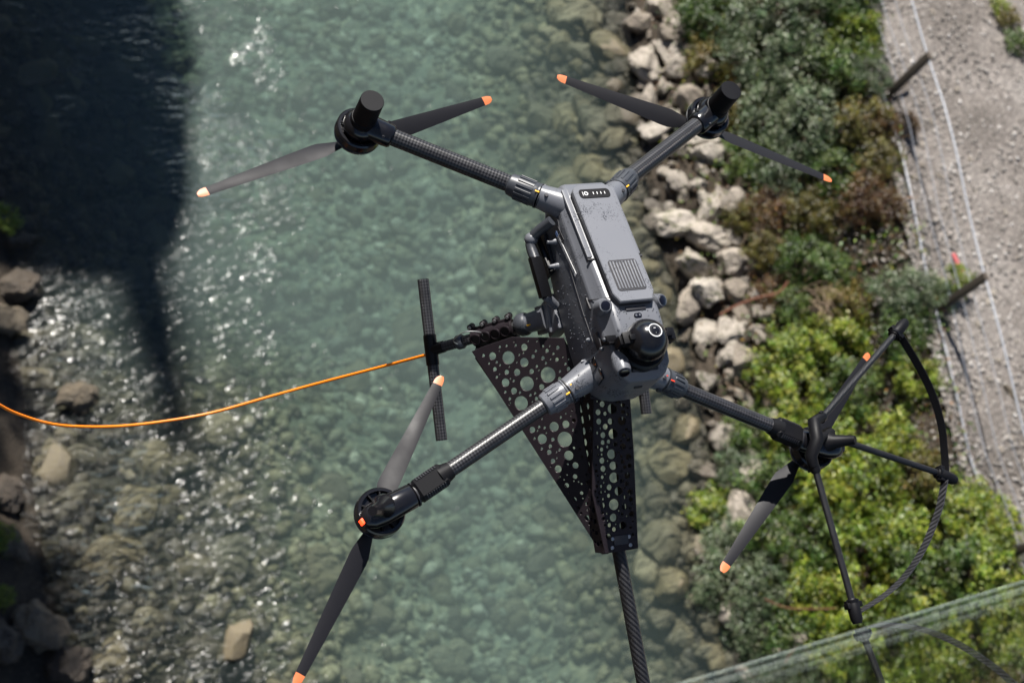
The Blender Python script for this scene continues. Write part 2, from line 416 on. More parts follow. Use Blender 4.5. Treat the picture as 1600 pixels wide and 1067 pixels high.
for j in range(ny):
    y = Y0 + (Y1 - Y0) * j / (ny - 1); x0, x1 = float(XL(y)) - .8, float(XR(y)) + .6
    for i in range(nx):
        x = x0 + (x1 - x0) * i / (nx - 1); h = height(x, y); vs.append((x, y, WATER)); d = max(0, WATER - h)
        dps.append(min(1, d / 1.6))
        u = (x - x0) / (x1 - x0)
        rush = max(0, 1 - ((u - .14) / .09) ** 2) * max(0, 1 - ((y - 3.6) / 1.6) ** 2) * (.6 + .8 * fbm(x, y, 1.6, 3, 1))
        riff = max(0, 1 - abs(u - .12) / .30) * (.55 + .45 * fbm(x, y, .5, 3, 3)) * max(.12, min(1, (7.0 - y) / 2.5))
        patch = max(0, fbm(x, y, .75, 3, 9)) ** 1.0
        chs.append(max(.04, min(1.7, .06 + 1.2 * rush + .42 * riff + .42 * patch * max(.12, 1.2 - 2.0 * u) + .8 * max(0, 1 - ((u - .36) / .11) ** 2) * max(0, min(1, (y - 6.5) / 1.5)) * max(0, .25 + fbm(x, y, 1.0, 3, 7)))))
for j in range(ny - 1):
    for i in range(nx - 1):
        k = j * nx + i; fs.append((k, k + 1, k + nx + 1, k + nx))
me = bpy.data.meshes.new('river'); me.from_pydata(vs, [], fs)
for nm, dat in (('depth', dps), ('chop', chs)):
    at2 = me.attributes.new(nm, 'FLOAT', 'POINT'); at2.data.foreach_set('value', dat)
river = mesh_ob('river', me, None, M['water']); river['kind'] = 'structure'

# ------------------------------------------------------------------ stones
def rock_mesh(name, seed, sub=4, cuts=13, rough=.17, ang=.70):
    bm = bmesh.new(); bmesh.ops.create_icosphere(bm, subdivisions=sub, radius=1)
    r = random.Random(seed); pl = []
    for _ in range(cuts):
        n = Vector((r.gauss(0, 1), r.gauss(0, 1), r.gauss(0, 1))).normalized(); pl.append((n, r.uniform(ang - .16, ang + .14)))
    for v in bm.verts:
        p = v.co.copy()
        for n, d in pl:
            k = p.dot(n) - d
            if k > 0: p -= n * k * .95
        o = Vector((seed * 3.1, seed * 1.7, seed)); f = noise.fractal(p * 1.7 + o, 1, 2, 4)
        f2 = abs(noise.noise(p * 3.3 + o * 2)); f3 = noise.fractal(p * 5 + o, 1, 2, 3); v.co = p * (1 + rough * f + rough * .28 * f3 - rough * .6 * max(0, 1 - f2 / .09))
    me = bpy.data.meshes.new(name); bm.to_mesh(me); bm.free(); shade(me, 28); return me
lime = [(0, (.26, .215, .17)), (.3, (.41, .355, .295)), (.6, (.49, .435, .37)), (.85, (.55, .495, .425)), (1, (.29, .25, .21))]
M['lime'] = stone('pale_limestone', lime, moss=.25, wet=WATER); M['lime_moss'] = stone('mossy_limestone', lime, moss=.95, wet=WATER)
M['riverstone'] = stone('river_stone', [(0, (.055, .043, .024)), (.3, (.11, .088, .045)), (.55, (.17, .135, .068)), (.8, (.085, .078, .052)), (1, (.26, .22, .14))], rough=.6, scale=5, pits=.5)
M['wetstone'] = stone('wet_brown_stone', [(0, (.06, .043, .028)), (.5, (.11, .082, .05)), (1, (.17, .135, .085))], rough=.5, scale=4, wet=WATER)
M['riverstone_many'] = stone('river_pebbles', [(0, (.022, .018, .011)), (.15, (.06, .048, .026)), (.3, (.17, .15, .085)), (.55, (.27, .25, .16)), (.8, (.22, .23, .18)), (.9, (.36, .35, .26)), (1, (.6, .57, .46))], rough=.7, scale=5, src='attr', pits=.4)
M['gravel_many'] = stone('loose_gravel', [(0, (.14, .125, .11)), (.4, (.27, .25, .225)), (.8, (.38, .355, .33)), (1, (.66, .63, .60))], src='attr', scale=9, pits=.4)
ROCKS = {}
def rocks(mat, n=7, **kw):
    if mat not in ROCKS:
        ROCKS[mat] = []
        for i in range(n):
            me = rock_mesh('rock', 17 * len(ROCKS) + i + 1, **kw); me.materials.append(M[mat]); ROCKS[mat].append(me)
    return ROCKS[mat]
for mk, kw in (('lime', {}), ('lime_moss', {}), ('wetstone', dict(cuts=9, rough=.2)), ('riverstone', dict(sub=3, cuts=8, rough=.12, ang=.76))): rocks(mk, **kw)
PXM = 100.0
def put_rock(name, px, py, a_, b_, ang, mat, z=None, parent=None, lift=.25, k=None, hz=.75):
    zz = WATER if z is None else z
    for _ in range(5):
        p = at(px, py, z=zz)
        if z is None: zz = max(height(p.x, p.y), WATER - .15) + lift * min(a_, b_) / PXM
    o = bpy.data.objects.new(name, ROCKS[mat][(k if k is not None else random.randrange(7)) % 7]); link(o, parent)
    d = (CAM - p).length; sc = d / FPX
    o.location = p; o.scale = (a_ * sc * 1.18, b_ * sc * 1.25, hz * min(a_, b_) * sc * 1.2)
    o.rotation_euler = (random.uniform(-.25, .25), random.uniform(-.25, .25), -R_(ang) + .25)
    return o
BIG = [  # px, py, half sizes, image angle, material, label
 (1031, 12, 27, 19, 30, 'lime', 'long pale boulder at the far end of the waterline rocks'),
 (1000, 36, 25, 19, 0, 'lime', 'hollowed pale boulder beside the far amber shallows'),
 (1067, 40, 17, 15, 0, 'lime', 'small blocky boulder against the far edge of the bushes'),
 (1045, 82, 21, 33, 0, 'lime', 'tall pale boulder standing just below the far bushes'),
 (1010, 102, 22, 26, 0, 'lime', 'rounded white boulder at the water left of the tall pale boulder'),
 (1012, 155, 29, 15, -48, 'lime', 'long tilted boulder pointing into the water near the rear right motor'),
 (1075, 155, 24, 22, 0, 'lime', 'broad pale boulder partly behind the rear right motor'),
 (1022, 206, 27, 17, 0, 'lime', 'rough pale boulder just above the rear right arm'),
 (1115, 240, 31, 22, 10, 'lime', 'flat grey boulder under the rear right motor'),
 (1062, 283, 20, 14, 35, 'lime', 'bright white block lying in deep shade below the rear right arm'),
 (1118, 320, 36, 16, -32, 'lime_moss', 'long mossy boulder leaning towards the bushes beyond the drone body'),
 (1020, 340, 23, 12, -32, 'lime_moss', 'half wet boulder in the shallows right beside the drone body'),
 (1067, 345, 15, 17, 0, 'lime', 'upright pale stone among rubble to the right of the battery cover'),
 (1142, 408, 26, 21, 20, 'lime', 'rough grey boulder above the great mossy boulder'),
 (1105, 453, 37, 25, -5, 'lime_moss', 'great boulder with an olive moss patch on its pale top'),
 (1152, 455, 22, 23, 30, 'lime', 'grey boulder touching the right side of the great mossy boulder'),
 (1105, 516, 28, 17, -30, 'lime', 'pale boulder with a deep shadow hollow right of the black dome'),
 (1140, 516, 23, 24, 40, 'lime', 'smooth angular grey boulder in the middle of the lower rocks'),
 (1160, 494, 15, 19, 0, 'lime', 'pale stone at the foot of the rusty bramble stem'),
 (1162, 562, 23, 27, 20, 'lime', 'round pitted boulder at the lower end of the dry rocks'),
 (1131, 560, 14, 17, 50, 'lime', 'slim pale stone left of the round pitted boulder'),
 (1142, 682, 20, 15, -20, 'lime', 'white boulder at the edge of the bushes below the front right arm')]
for k, (px, py, a_, b_, an, mt, lb) in enumerate(BIG):
    o = put_rock('boulder', px, py, a_, b_, an, mt, lift=.45, k=k); tag(o, lb, 'boulder', 'boulders along the right waterline')
o = put_rock('boulder', 1050, 722, 36, 29, 35, 'riverstone', z=WATER - .22, k=2, hz=.5); tag(o, 'square amber boulder lying under water below the front right arm', 'boulder', 'boulders in the river')
o = put_rock('boulder', 1075, 766, 14, 11, 0, 'riverstone', z=WATER - .12, k=4); tag(o, 'small boulder under water by the bright green bush tip', 'boulder', 'boulders in the river')
o = put_rock('boulder', 180, 872, 44, 30, 8, 'riverstone', z=WATER - .18, k=1, hz=.5); tag(o, 'flat amber boulder under the riffle at the lower left', 'boulder', 'boulders in the river')
o = put_rock('boulder', 368, 1003, 34, 22, -35, 'riverstone', z=WATER - .05, k=3); tag(o, 'pale boulder breaking the surface at the bottom left', 'boulder', 'boulders in the river')
o = put_rock('boulder', 124, 622, 29, 19, 10, 'wetstone', z=WATER + .05, k=5); tag(o, 'wet boulder rising out of the water above the orange cable', 'boulder', 'boulders in the river')
o = put_rock('boulder', 372, 788, 17, 12, 0, 'riverstone', z=WATER - .10, k=0); tag(o, 'small amber boulder under water below the sag of the orange cable', 'boulder', 'boulders in the river')
o = put_rock('boulder', 290, 722, 22, 15, 0, 'riverstone', z=WATER - .22, k=6); tag(o, 'dim tan boulder under water right of the riffle', 'boulder', 'boulders in the river')
for px, py, a_, b_, lb in ((18, 446, 34, 22, 'brown bank boulder in the upper row at the left edge'), (8, 502, 24, 30, 'pale square bank boulder below the brown one at the left edge'),
        (30, 385, 36, 20, 'dark wet boulder at the top of the left waterline'), (10, 772, 26, 24, 'brown boulder at the left edge below the riffle'),
        (20, 850, 18, 26, 'brown stone at the left edge beside a green sprout'), (62, 985, 32, 38, 'long wet brown boulder at the lower left waterline'), (105, 1040, 34, 30, 'wet brown boulder in the bottom left corner'),
        (8, 1000, 30, 30, 'dark shaded boulder in the bottom left corner of the bank')):
    o = put_rock('boulder', px, py, a_, b_, random.uniform(-30, 30), 'wetstone', lift=.3); tag(o, lb, 'boulder', 'boulders along the left waterline')
# rubble between the boulders: stones that belong to the bank
n = 0; pts = []
while n < 290:
    t = random.random(); y = random.uniform(-.4, 11.8); xr = float(XR(y))
    x = xr + random.gauss(.8, .9)
    if x < xr - .9 or x > xr + .34 * (float(XP(y)) - xr): continue
    s = random.choice((.07, .1, .13, .17, .2, .26, .34)) * random.uniform(.8, 1.2)
    if any((x - a_) ** 2 + (y - b_) ** 2 < (s + c) ** 2 * .55 for a_, b_, c in pts): continue
    pts.append((x, y, s)); z = height(x, y)
    under = x < xr - .25
    o = bpy.data.objects.new('stone', ROCKS['riverstone' if under else random.choice(('lime', 'lime', 'lime', 'lime_moss'))][random.randrange(7)])
    link(o, bed if under else bank); o.location = (x, y, z + s * .3); o.scale = (s * random.uniform(.9, 1.5), s * random.uniform(.8, 1.1), s * random.uniform(.6, .9))
    o.rotation_euler = (random.uniform(-.5, .5), random.uniform(-.5, .5), random.uniform(0, 6.3)); n += 1
# river stones: the larger ones singly, the rest as one mass
for i in range(240):
    y = random.uniform(.2, 11.8); xl, xr = float(XL(y)), float(XR(y))
    u = random.choice((random.betavariate(1.2, 4), random.betavariate(5, 1.3), random.random())); x = xl + (xr - xl) * u
    s = random.choice((.09, .12, .15, .19, .25)) * random.uniform(.8, 1.25)
    o = bpy.data.objects.new('stone', ROCKS['riverstone'][random.randrange(7)]); link(o, bed)
    o.location = (x, y, height(x, y) + s * .12); o.scale = (s * random.uniform(.9, 1.6), s * random.uniform(.8, 1.1), s * .55)
    o.rotation_euler = (0, 0, random.uniform(0, 6.3))
for i in range(46):       # amber blocks in the shallows along the right waterline
    y = random.uniform(.3, 11.6); x = float(XR(y)) - random.uniform(.15, 1.5); q = random.choice((.16, .2, .26, .32)) * (1 if y > 4 else .65)
    o = bpy.data.objects.new('stone', ROCKS['riverstone'][random.randrange(7)]); link(o, bed)
    o.location = (x, y, height(x, y) + q * .2); o.scale = (q * random.uniform(1, 1.4), q, q * .6); o.rotation_euler = (random.uniform(-.3, .3), random.uniform(-.3, .3), random.uniform(0, 6.3))
def scatter(name, pos, size, mat, parent, flatn=.6, sub=1, tones=None):
    bm = bmesh.new(); bmesh.ops.create_icosphere(bm, subdivisions=sub, radius=1)
    base = np.array([v.co for v in bm.verts]); fc = np.array([[v.index for v in f.verts] for f in bm.faces]); bm.free()
    n = len(pos); nv = len(base)
    jit = 1 + rng.uniform(-.28, .28, (n, nv, 1)); V = base[None] * jit
    sc = size[:, None, None] * np.stack([rng.uniform(.8, 1.5, n), rng.uniform(.75, 1.1, n), np.full(n, flatn) * rng.uniform(.7, 1.2, n)], 1)[:, None, :]
    V = V * sc; th = rng.uniform(0, 6.28, n); c, s = np.cos(th), np.sin(th)
    V = np.stack([V[..., 0] * c[:, None] - V[..., 1] * s[:, None], V[..., 0] * s[:, None] + V[..., 1] * c[:, None], V[..., 2]], -1) + pos[:, None, :]
    F = (fc[None] + (np.arange(n) * nv)[:, None, None]).reshape(-1, 3)
    me = bpy.data.meshes.new(name); me.vertices.add(n * nv); me.vertices.foreach_set('co', V.reshape(-1))
    me.loops.add(len(F) * 3); me.loops.foreach_set('vertex_index', F.reshape(-1).astype(np.int32)); me.polygons.add(len(F))
    me.polygons.foreach_set('loop_start', np.arange(len(F), dtype=np.int32) * 3); me.update(calc_edges=True)
    t = me.attributes.new('tone', 'FLOAT', 'POINT'); t.data.foreach_set('value', np.repeat(rng.random(n) if tones is None else tones, nv))
    me.polygons.foreach_set('use_smooth', [True] * len(F))
    o = mesh_ob(name, me, parent, mat); o['kind'] = 'stuff'; return o
P = []; Z = []
while len(P) < 6500:
    y = random.uniform(-.8, 12.5); x = random.uniform(float(XL(y)), float(XR(y))); s = random.choice((.035, .045, .055, .07, .085, .105, .13))
    P.append((x, y, height(x, y) + s * .2)); Z.append(s)
TN = [min(1, max(0, (.15 + .85 * random.random()) * (1 - .90 * algae_shade(x, y)) + (.18 if random.random() < .08 else 0))) for x, y, z in P]
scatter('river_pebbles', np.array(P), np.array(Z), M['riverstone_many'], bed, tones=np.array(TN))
P = []; Z = []
while len(P) < 9000:
    y = random.uniform(-.8, 12.5); x = float(XP(y)) - .3 + random.expovariate(.42)
    s = random.choice((.012, .015, .02, .026, .034)); P.append((x, y, PATH + s * .2)); Z.append(s)
scatter('loose_gravel', np.array(P), np.array(Z), M['gravel_many'], path)
P = []; Z = []
while len(P) < 2600:      # dark rubble and chips on the slope under the fence
    y = random.uniform(-.8, 12.5); x = float(XP(y)) - random.expovariate(1.1); s = random.choice((.014, .02, .028, .04)); P.append((x, y, height(x, y) + s * .2)); Z.append(s)
scatter('slope_gravel', np.array(P), np.array(Z), M['gravel_many'], bank)
for i in range(120):
    y = random.uniform(-.3, 12); x = float(XP(y)) + .1 + random.expovariate(.4); s = random.choice((.035, .045, .06)) * random.uniform(.8, 1.2)
    o = bpy.data.objects.new('stone', ROCKS['lime'][random.randrange(7)]); link(o, path); o.location = (x, y, PATH + s * .2)
    o.scale = (s * 1.3, s, s * .6); o.rotation_euler = (0, 0, random.uniform(0, 6.3))
p = at(1577, 613, z=PATH); o = bpy.data.objects.new('stone', ROCKS['wetstone'][3]); link(o, path); o.location = p; o.scale = (.17, .07, .06); o.rotation_euler = (0, 0, -.9)

# ------------------------------------------------------------------ fence along the path
M['wood'] = flat('weathered_wood', (.07, .055, .042), .85); M['rail'] = flat('galvanised_rail', (.34, .355, .39), .5, .2)
TOPR = [(1395, -40), (1407, 0), (1442, 94), (1470, 225), (1494, 337), (1515, 432), (1531, 497), (1556, 578), (1600, 775), (1625, 900)]
fz = thing('fence', 'low pipe rail fence with brown wooden posts along the gravel path', 'fence', at(1378, 152, z=PATH))
inv = Matrix.Translation(-fz.location)
def fpart(b, name, mat):
    o = b.done(name, mat, fz); o.data.transform(inv); return o
FH = 1.12
def fx(y): return float(XP(y))
for y in (at(1378, 152, z=PATH).y, at(1440, 487, z=PATH).y, at(1378, 152, z=PATH).y + 3.6, at(1440, 487, z=PATH).y - 3.6, at(1440, 487, z=PATH).y - 7.2):
    x = fx(y); b = B(); b.box((x, y, PATH + FH / 2 - .15), (.035, .06, FH / 2 + .17), bev=.008)
    fpart(b, 'post', M['wood'])
for hz in (FH + .0, .06):
    b = B(); ys = np.linspace(-5, 16, 60)
    b.tube([(fx(y) + (-.07 if hz < .5 else .0), y, PATH + hz + .025 * math.sin(y * 2.1)) for y in ys], .015, 8); fpart(b, 'rail', M['rail'])
b = B()
for k, hz in enumerate((.30, .55, .82)):
    b.tube([(fx(y), y, PATH + hz + .03 * math.sin(y * 1.7 + k)) for y in np.linspace(-5, 16, 60)], .006, 5)
o = fpart(b, 'wire', M['rail'])
p0, p1 = at(1489, 396, z=PATH + .03), at(1503, 426, z=PATH + .03); b = B(); b.box((p0 + p1) / 2, ((p1 - p0).length / 2, .035, .012), ((p1 - p0).normalized(), (p1 - p0).normalized().cross(Vector((0, 0, 1))), (0, 0, 1)), bev=.004)
tag(b.done('marker_tape', flat('red_tape', (.42, .10, .10))), 'faded red strip lying on the gravel under the fence', 'strip')
b = B(); b.box((at(1392, 150, z=PATH + .05) + at(1422, 129, z=PATH + .12)) / 2, ((at(1392, 150, z=PATH + .05) - at(1422, 129, z=PATH + .12)).length / 2, .03, .025), ((at(1422, 129, z=PATH + .12) - at(1392, 150, z=PATH + .05)).normalized(), Vector((.5, .8, 0)).normalized(), (0, 0, 1)), bev=.006)
tag(b.done('stake', M['wood']), 'brown wooden stake lying against the foot of the farther fence post', 'stake')

# ------------------------------------------------------------------ shrubs
KIND = {
 'bright': [(0, (.03, .055, .008)), (.25, (.075, .135, .014)), (.55, (.17, .235, .022)), (.8, (.30, .34, .04)), (1, (.42, .42, .08))],
 'green':  [(0, (.018, .038, .010)), (.35, (.045, .09, .018)), (.7, (.095, .155, .03)), (1, (.20, .26, .06))],
 'grey':   [(0, (.03, .05, .024)), (.35, (.065, .10, .048)), (.7, (.13, .175, .085)), (1, (.30, .33, .22))],
 'olive':  [(0, (.03, .03, .010)), (.4, (.09, .085, .018)), (.75, (.17, .155, .03)), (1, (.28, .20, .05))],
 'rust':   [(0, (.03, .018, .010)), (.4, (.09, .048, .020)), (.7, (.15, .085, .03)), (.9, (.13, .125, .03)), (1, (.32, .14, .035))]}
for k, st in KIND.items(): M['leaf_' + k] = leafmat('leaves_' + k, st)
M['stem'] = flat('brown_stem', (.07, .045, .03), .8)
def foliage(name, seed, n, leaf, mat):
    r = np.random.default_rng(seed); nc = 52
    c = r.normal(size=(nc, 3)); c /= np.linalg.norm(c, axis=1)[:, None]; c[:, 2] = np.abs(c[:, 2]) * 1.0
    c *= (r.uniform(.30, 1.0, nc) ** .6)[:, None] * np.array([1, 1, .8]); c += r.normal(0, .06, (nc, 3))
    cs = r.uniform(.07, .15, nc); ct = r.uniform(.15, .8, nc)
    idx = r.integers(0, nc, n); pos = c[idx] + r.normal(size=(n, 3)) * cs[idx][:, None] * np.array([1, 1, .6])
    nrm = pos * np.array([.7, .7, .6]) + r.normal(0, .5, (n, 3)) + np.array([0, 0, .75]); nrm /= np.linalg.norm(nrm, axis=1)[:, None]
    t = r.normal(size=(n, 3)); t -= nrm * (t * nrm).sum(1)[:, None]; t /= np.linalg.norm(t, axis=1)[:, None]; bt = np.cross(nrm, t)
    L = leaf * r.uniform(.6, 1.35, n); W = L * r.uniform(.38, .6, n)
    def q(u, v, h): return pos + t * (L * u)[:, None] + bt * (W * v)[:, None] + nrm * (L * h)[:, None]
    V = np.stack([q(-.5, 0, 0), q(-.1, .5, .10), q(.5, 0, -.08), q(-.1, -.5, .10)], 1)
    F = np.array([[0, 2, 1], [0, 3, 2]])[None] + (np.arange(n) * 4)[:, None, None]
    F = F.reshape(-1, 3); me = bpy.data.meshes.new(name); me.vertices.add(n * 4); me.vertices.foreach_set('co', V.reshape(-1))
    me.loops.add(len(F) * 3); me.loops.foreach_set('vertex_index', F.reshape(-1).astype(np.int32)); me.polygons.add(len(F))
    me.polygons.foreach_set('loop_start', np.arange(len(F), dtype=np.int32) * 3); me.update(calc_edges=True)
    tone = np.clip(ct[idx] * .55 + r.normal(.25, .25, n), 0, 1)
    ta = me.attributes.new('tone', 'FLOAT', 'POINT'); ta.data.foreach_set('value', np.repeat(tone, 4)); me.materials.append(mat); return me
def stems(name, seed):
    r = random.Random(seed); b = B()
    for i in range(14):
        an = r.uniform(0, 6.28); e = Vector((math.cos(an) * r.uniform(.4, 1), math.sin(an) * r.uniform(.4, 1), r.uniform(.35, .8)))
        b.tube(spline([(0, 0, -.3), e * .45 + Vector((0, 0, .15)), e], 4), .012, 5, rv=[.016 - .012 * k / 8 for k in range(9)])
    bm = b.bm; me = bpy.data.meshes.new(name); bm.to_mesh(me); bm.free(); me.materials.append(M['stem']); return me
FOL = {k: [foliage('foliage', 31 * i + 7 * len(k), 3800, .085 if k != 'bright' else .102, M['leaf_' + k]) for i in range(3)] for k in KIND}
STM = [stems('stems', i) for i in range(4)]
SHRUBS = [ # px, py, radius px, kind, what singles it out
 (1105, 18, 55, 'green'), (1165, 22, 62, 'grey'), (1235, 30, 66, 'grey'), (1305, 22, 60, 'green'), (1345, 40, 42, 'bright'),
 (1120, 85, 45, 'olive'), (1180, 95, 62, 'grey'), (1250, 110, 66, 'grey'), (1318, 100, 56, 'green'), (1352, 130, 34, 'grey'),
 (1165, 160, 44, 'olive'), (1215, 180, 60, 'grey'), (1285, 190, 62, 'grey'), (1345, 200, 46, 'olive'), (1385, 195, 26, 'rust'),
 (1190, 250, 50, 'green'), (1250, 262, 55, 'grey'), (1312, 268, 52, 'green'), (1368, 262, 38, 'olive'),
 (1165, 330, 34, 'olive'), (1215, 330, 44, 'rust'), (1275, 335, 48, 'olive'), (1335, 330, 46, 'rust'), (1392, 322, 34, 'rust'),
 (1200, 392, 34, 'olive'), (1262, 405, 46, 'green'), (1308, 420, 40, 'green'), (1225, 450, 32, 'rust'),
 (1255, 470, 40, 'green'), (1320, 480, 44, 'olive'), (1395, 468, 46, 'grey'), (1450, 462, 44, 'grey'), (1485, 450, 26, 'bright'),
 (1265, 535, 50, 'bright'), (1325, 530, 52, 'bright'), (1385, 545, 44, 'green'),
 (1215, 590, 48, 'bright'), (1275, 605, 55, 'bright'), (1345, 605, 55, 'green'), (1405, 610, 42, 'bright'),
 (1195, 660, 50, 'green'), (1255, 680, 56, 'bright'), (1325, 680, 58, 'bright'), (1395, 690, 52, 'bright'),
 (1165, 730, 44, 'grey'), (1225, 750, 58, 'green'), (1300, 755, 60, 'bright'), (1375, 760, 60, 'bright'), (1440, 745, 44, 'olive'),
 (1130, 790, 40, 'bright'), (1150, 840, 52, 'grey'), (1215, 830, 58, 'green'), (1290, 835, 60, 'green'), (1365, 840, 60, 'bright'), (1440, 820, 58, 'bright'), (1505, 800, 52, 'bright'), (1565, 815, 48, 'bright'),
 (1140, 905, 50, 'grey'), (1205, 915, 56, 'grey'), (1280, 920, 60, 'bright'), (1355, 920, 60, 'bright'), (1430, 905, 60, 'green'), (1505, 890, 60, 'green'), (1580, 890, 56, 'bright'),
 (1185, 975, 52, 'grey'), (1255, 985, 56, 'green'), (1330, 1000, 60, 'bright'), (1405, 990, 60, 'green'), (1480, 980, 60, 'bright'), (1560, 970, 60, 'green'), (1290, 1060, 60, 'green'), (1370, 1075, 60, 'green'), (1450, 1070, 60, 'bright'), (1540, 1060, 60, 'green'), (1620, 1050, 60, 'green'), (1640, 950, 55, 'green')]
HUE = {'bright': 'yellow green leafy shrub', 'green': 'dark green leafy shrub', 'grey': 'grey green shrub', 'olive': 'olive mossy shrub', 'rust': 'brown withered shrub'}
cnt = {}
def where(px, py):
    v = ['in the far top corner', 'level with the rear right motor', 'right of the drone body', 'level with the black dome', 'around the propeller guard', 'below the propeller guard', 'by the glass pane'][min(6, int(py / 155))]
    h = 'beside the rocks' if px < XRP(py) + 130 else ('beside the fence' if px > XFP(py) - 110 else 'mid slope')
    return v, h
def XFP(py): return float(np.interp(py, [p[1] for p in FENCE], [p[0] for p in FENCE]))
def XRP(py): return float(np.interp(py, [0, 300, 600, 1000], [1050, 1090, 1130, 1120]))
used = {}
for i, (px, py, r_, kd) in enumerate(SHRUBS):
    z = WATER + .6
    for _ in range(5):
        p = at(px, py, z=z); z = height(p.x, p.y) + .28
    rad = r_ * (CAM - p).length / FPX * 1.0
    v, h = where(px, py); lb = '%s %s, %s' % (HUE[kd], v, h); used[lb] = used.get(lb, 0) + 1
    if used[lb] > 1: lb = '%s, number %d towards the camera' % (lb, used[lb]) if False else '%s, %s' % (lb, ('nearer the camera', 'the widest there', 'the lowest there', 'the last there')[min(3, used[lb] - 2)])
    t = thing('shrub', lb, 'shrub', (p.x, p.y, z - .28), 'shrubs on the slope between rocks and path')
    f = bpy.data.objects.new('foliage', FOL[kd][i % 3]); link(f, t); f.scale = (rad * 1.08, rad * random.uniform(.95, 1.15), rad * random.uniform(.95, 1.35)); f.rotation_euler = (random.uniform(-.15, .15), random.uniform(-.15, .15), random.uniform(0, 6.3))
    s_ = bpy.data.objects.new('stem', STM[i % 4]); link(s_, t); s_.scale = (rad, rad, rad * .8); s_.rotation_euler = (0, 0, random.uniform(0, 6.3))
# litter and seedlings that fill the ground between the shrubs
def litter(name, n, kd, fy, leaf, parent):
    me = foliage(name, 77 + n, n, leaf, M['leaf_' + kd]); co = np.zeros(n * 12); me.vertices.foreach_get('co', co); co = co.reshape(n, 4, 3)
    ctr = co.mean(1, keepdims=True); off = co - ctr
    for i in range(n):
        x, y, z = fy(); ctr[i, 0] = (x, y, z)
    me.vertices.foreach_set('co', (ctr + off).reshape(-1)); me.update(); o = link(bpy.data.objects.new(name, me), parent); o['kind'] = 'stuff'; return o
def onslope():
    while True:
        y = random.uniform(-.8, 12.2); a_, b_ = float(XR(y)), float(XP(y)); t = random.betavariate(2.2, 1.6)
        x = a_ + (b_ - a_) * t; return x, y, height(x, y) + random.uniform(.02, .25)
litter('leaf_litter', 7000, 'rust', onslope, .06, bank); litter('ground_cover', 4500, 'green', onslope, .07, bank); litter('low_weeds', 1500, 'bright', onslope, .07, bank)
def clump(px, py, n, kd, z, lb, r_=.25):
    p = at(px, py, z=z); t = thing('plant', lb, 'plant', p)
    f = bpy.data.objects.new('foliage', FOL[kd][n % 3]); link(f, t); f.scale = (r_, r_, r_ * .8); f.rotation_euler = (0, 0, n)
clump(4, 342, 0, 'bright', WATER + .3, 'small bright tuft at the top of the left waterline', .22)
clump(2, 842, 1, 'bright', WATER + .3, 'green sprout at the left edge below the riffle', .2); clump(3, 935, 2, 'bright', WATER + .3, 'lower green sprout at the left edge', .16)
clump(1572, 30, 0, 'olive', PATH + .05, 'olive weed in the path gravel in the upper right corner', .25); clump(1590, 70, 1, 'green', PATH + .05, 'dark weed at the right edge of the path', .3); clump(1562, 12, 2, 'bright', PATH + .05, 'yellow green weed on the path at the top edge', .2)
clump(1418, 195, 1, 'rust', PATH + .1, 'orange leaved weed at the foot of the fence', .22); clump(1500, 440, 2, 'bright', PATH + .2, 'leafy tip poking through the fence below the nearer post', .26)
# rusty bramble cane over the rocks, dead canes at the bottom
M['rustcane'] = flat('rusty_cane', (.15, .055, .028), .8)
b = B(); zz = WATER + .95
b.tube(spline([at(q[0], q[1], z=zz - .25 + .12 * i) for i, q in enumerate(((1125, 492), (1150, 478), (1185, 465), (1215, 458), (1232, 440)))], 5), .018, 7)
tag(b.done('bramble_cane', M['rustcane']), 'rusty red bramble cane lying across the pale rocks', 'branch')
b = B(); b.tube(spline([at(q[0], q[1], z=WATER + 1.35) for q in ((1195, 935), (1225, 948), (1262, 951), (1305, 950))], 5), .010, 6)
tag(b.done('dead_cane', M['rustcane']), 'thin dead brown cane in the shrubs by the glass pane', 'branch')

# ------------------------------------------------------------------ unseen slabs added to throw the dark shade on the left of the river
M['concrete'] = flat('slab_grey', (.32, .31, .30), .8)
def shade_poly(name, pix, dist, thick, parent):
    """added slab shaped like the river patch it shades, placed up along the sun"""
    pts = [at(px, py, z=WATER) + SUN * (dist / SUN.z) for px, py in pix]
    b = B(); b.poly(pts, thick, (0, 0, 1)); return b.done(name, M['concrete'], parent)
br = thing('shade_blocker', 'added unseen slabs high above the river that shade its left side', 'shade_blocker', (-12, 3, 9)); br.location = (0, 0, 0)
shade_poly('shade_slab', [(-2600, -2600), (-500, -2600), (285, 0), (272, 110), (274, 220), (250, 300), (140, 345), (0, 330), (-2600, 300)], 27, 1.0, br)  # added slab, cut to the outline of the wide shade
shade_poly('shade_tail', [(130, 300), (245, 290), (262, 430), (296, 640), (262, 650), (190, 480)], 40, .5, br)

tr_ = thing('tree', 'leafy tree on the left bank that shades the waterline, outside the picture', 'tree', (0, 0, 0))
tb = at(-10, 820, z=WATER + .3) + SUN * (11 / SUN.z)
b = B(); b.tube(spline([(tb.x - .3, tb.y + .2, WATER), (tb.x - .1, tb.y, WATER + 5), (tb.x, tb.y, tb.z + 1)], 6), .2, 10, rv=[.24 - .013 * i for i in range(13)]); b.done('trunk', M['stem'], tr_)
for i in range(11):
    f = bpy.data.objects.new('crown', FOL['green'][i % 3]); link(f, tr_); f.location = tb + Vector((random.uniform(-1.5, .30), random.uniform(-3.0, 2.8), random.uniform(-.4, .6))); f.scale = (.95, 1.1, .9); f.rotation_euler = (0, 0, i)

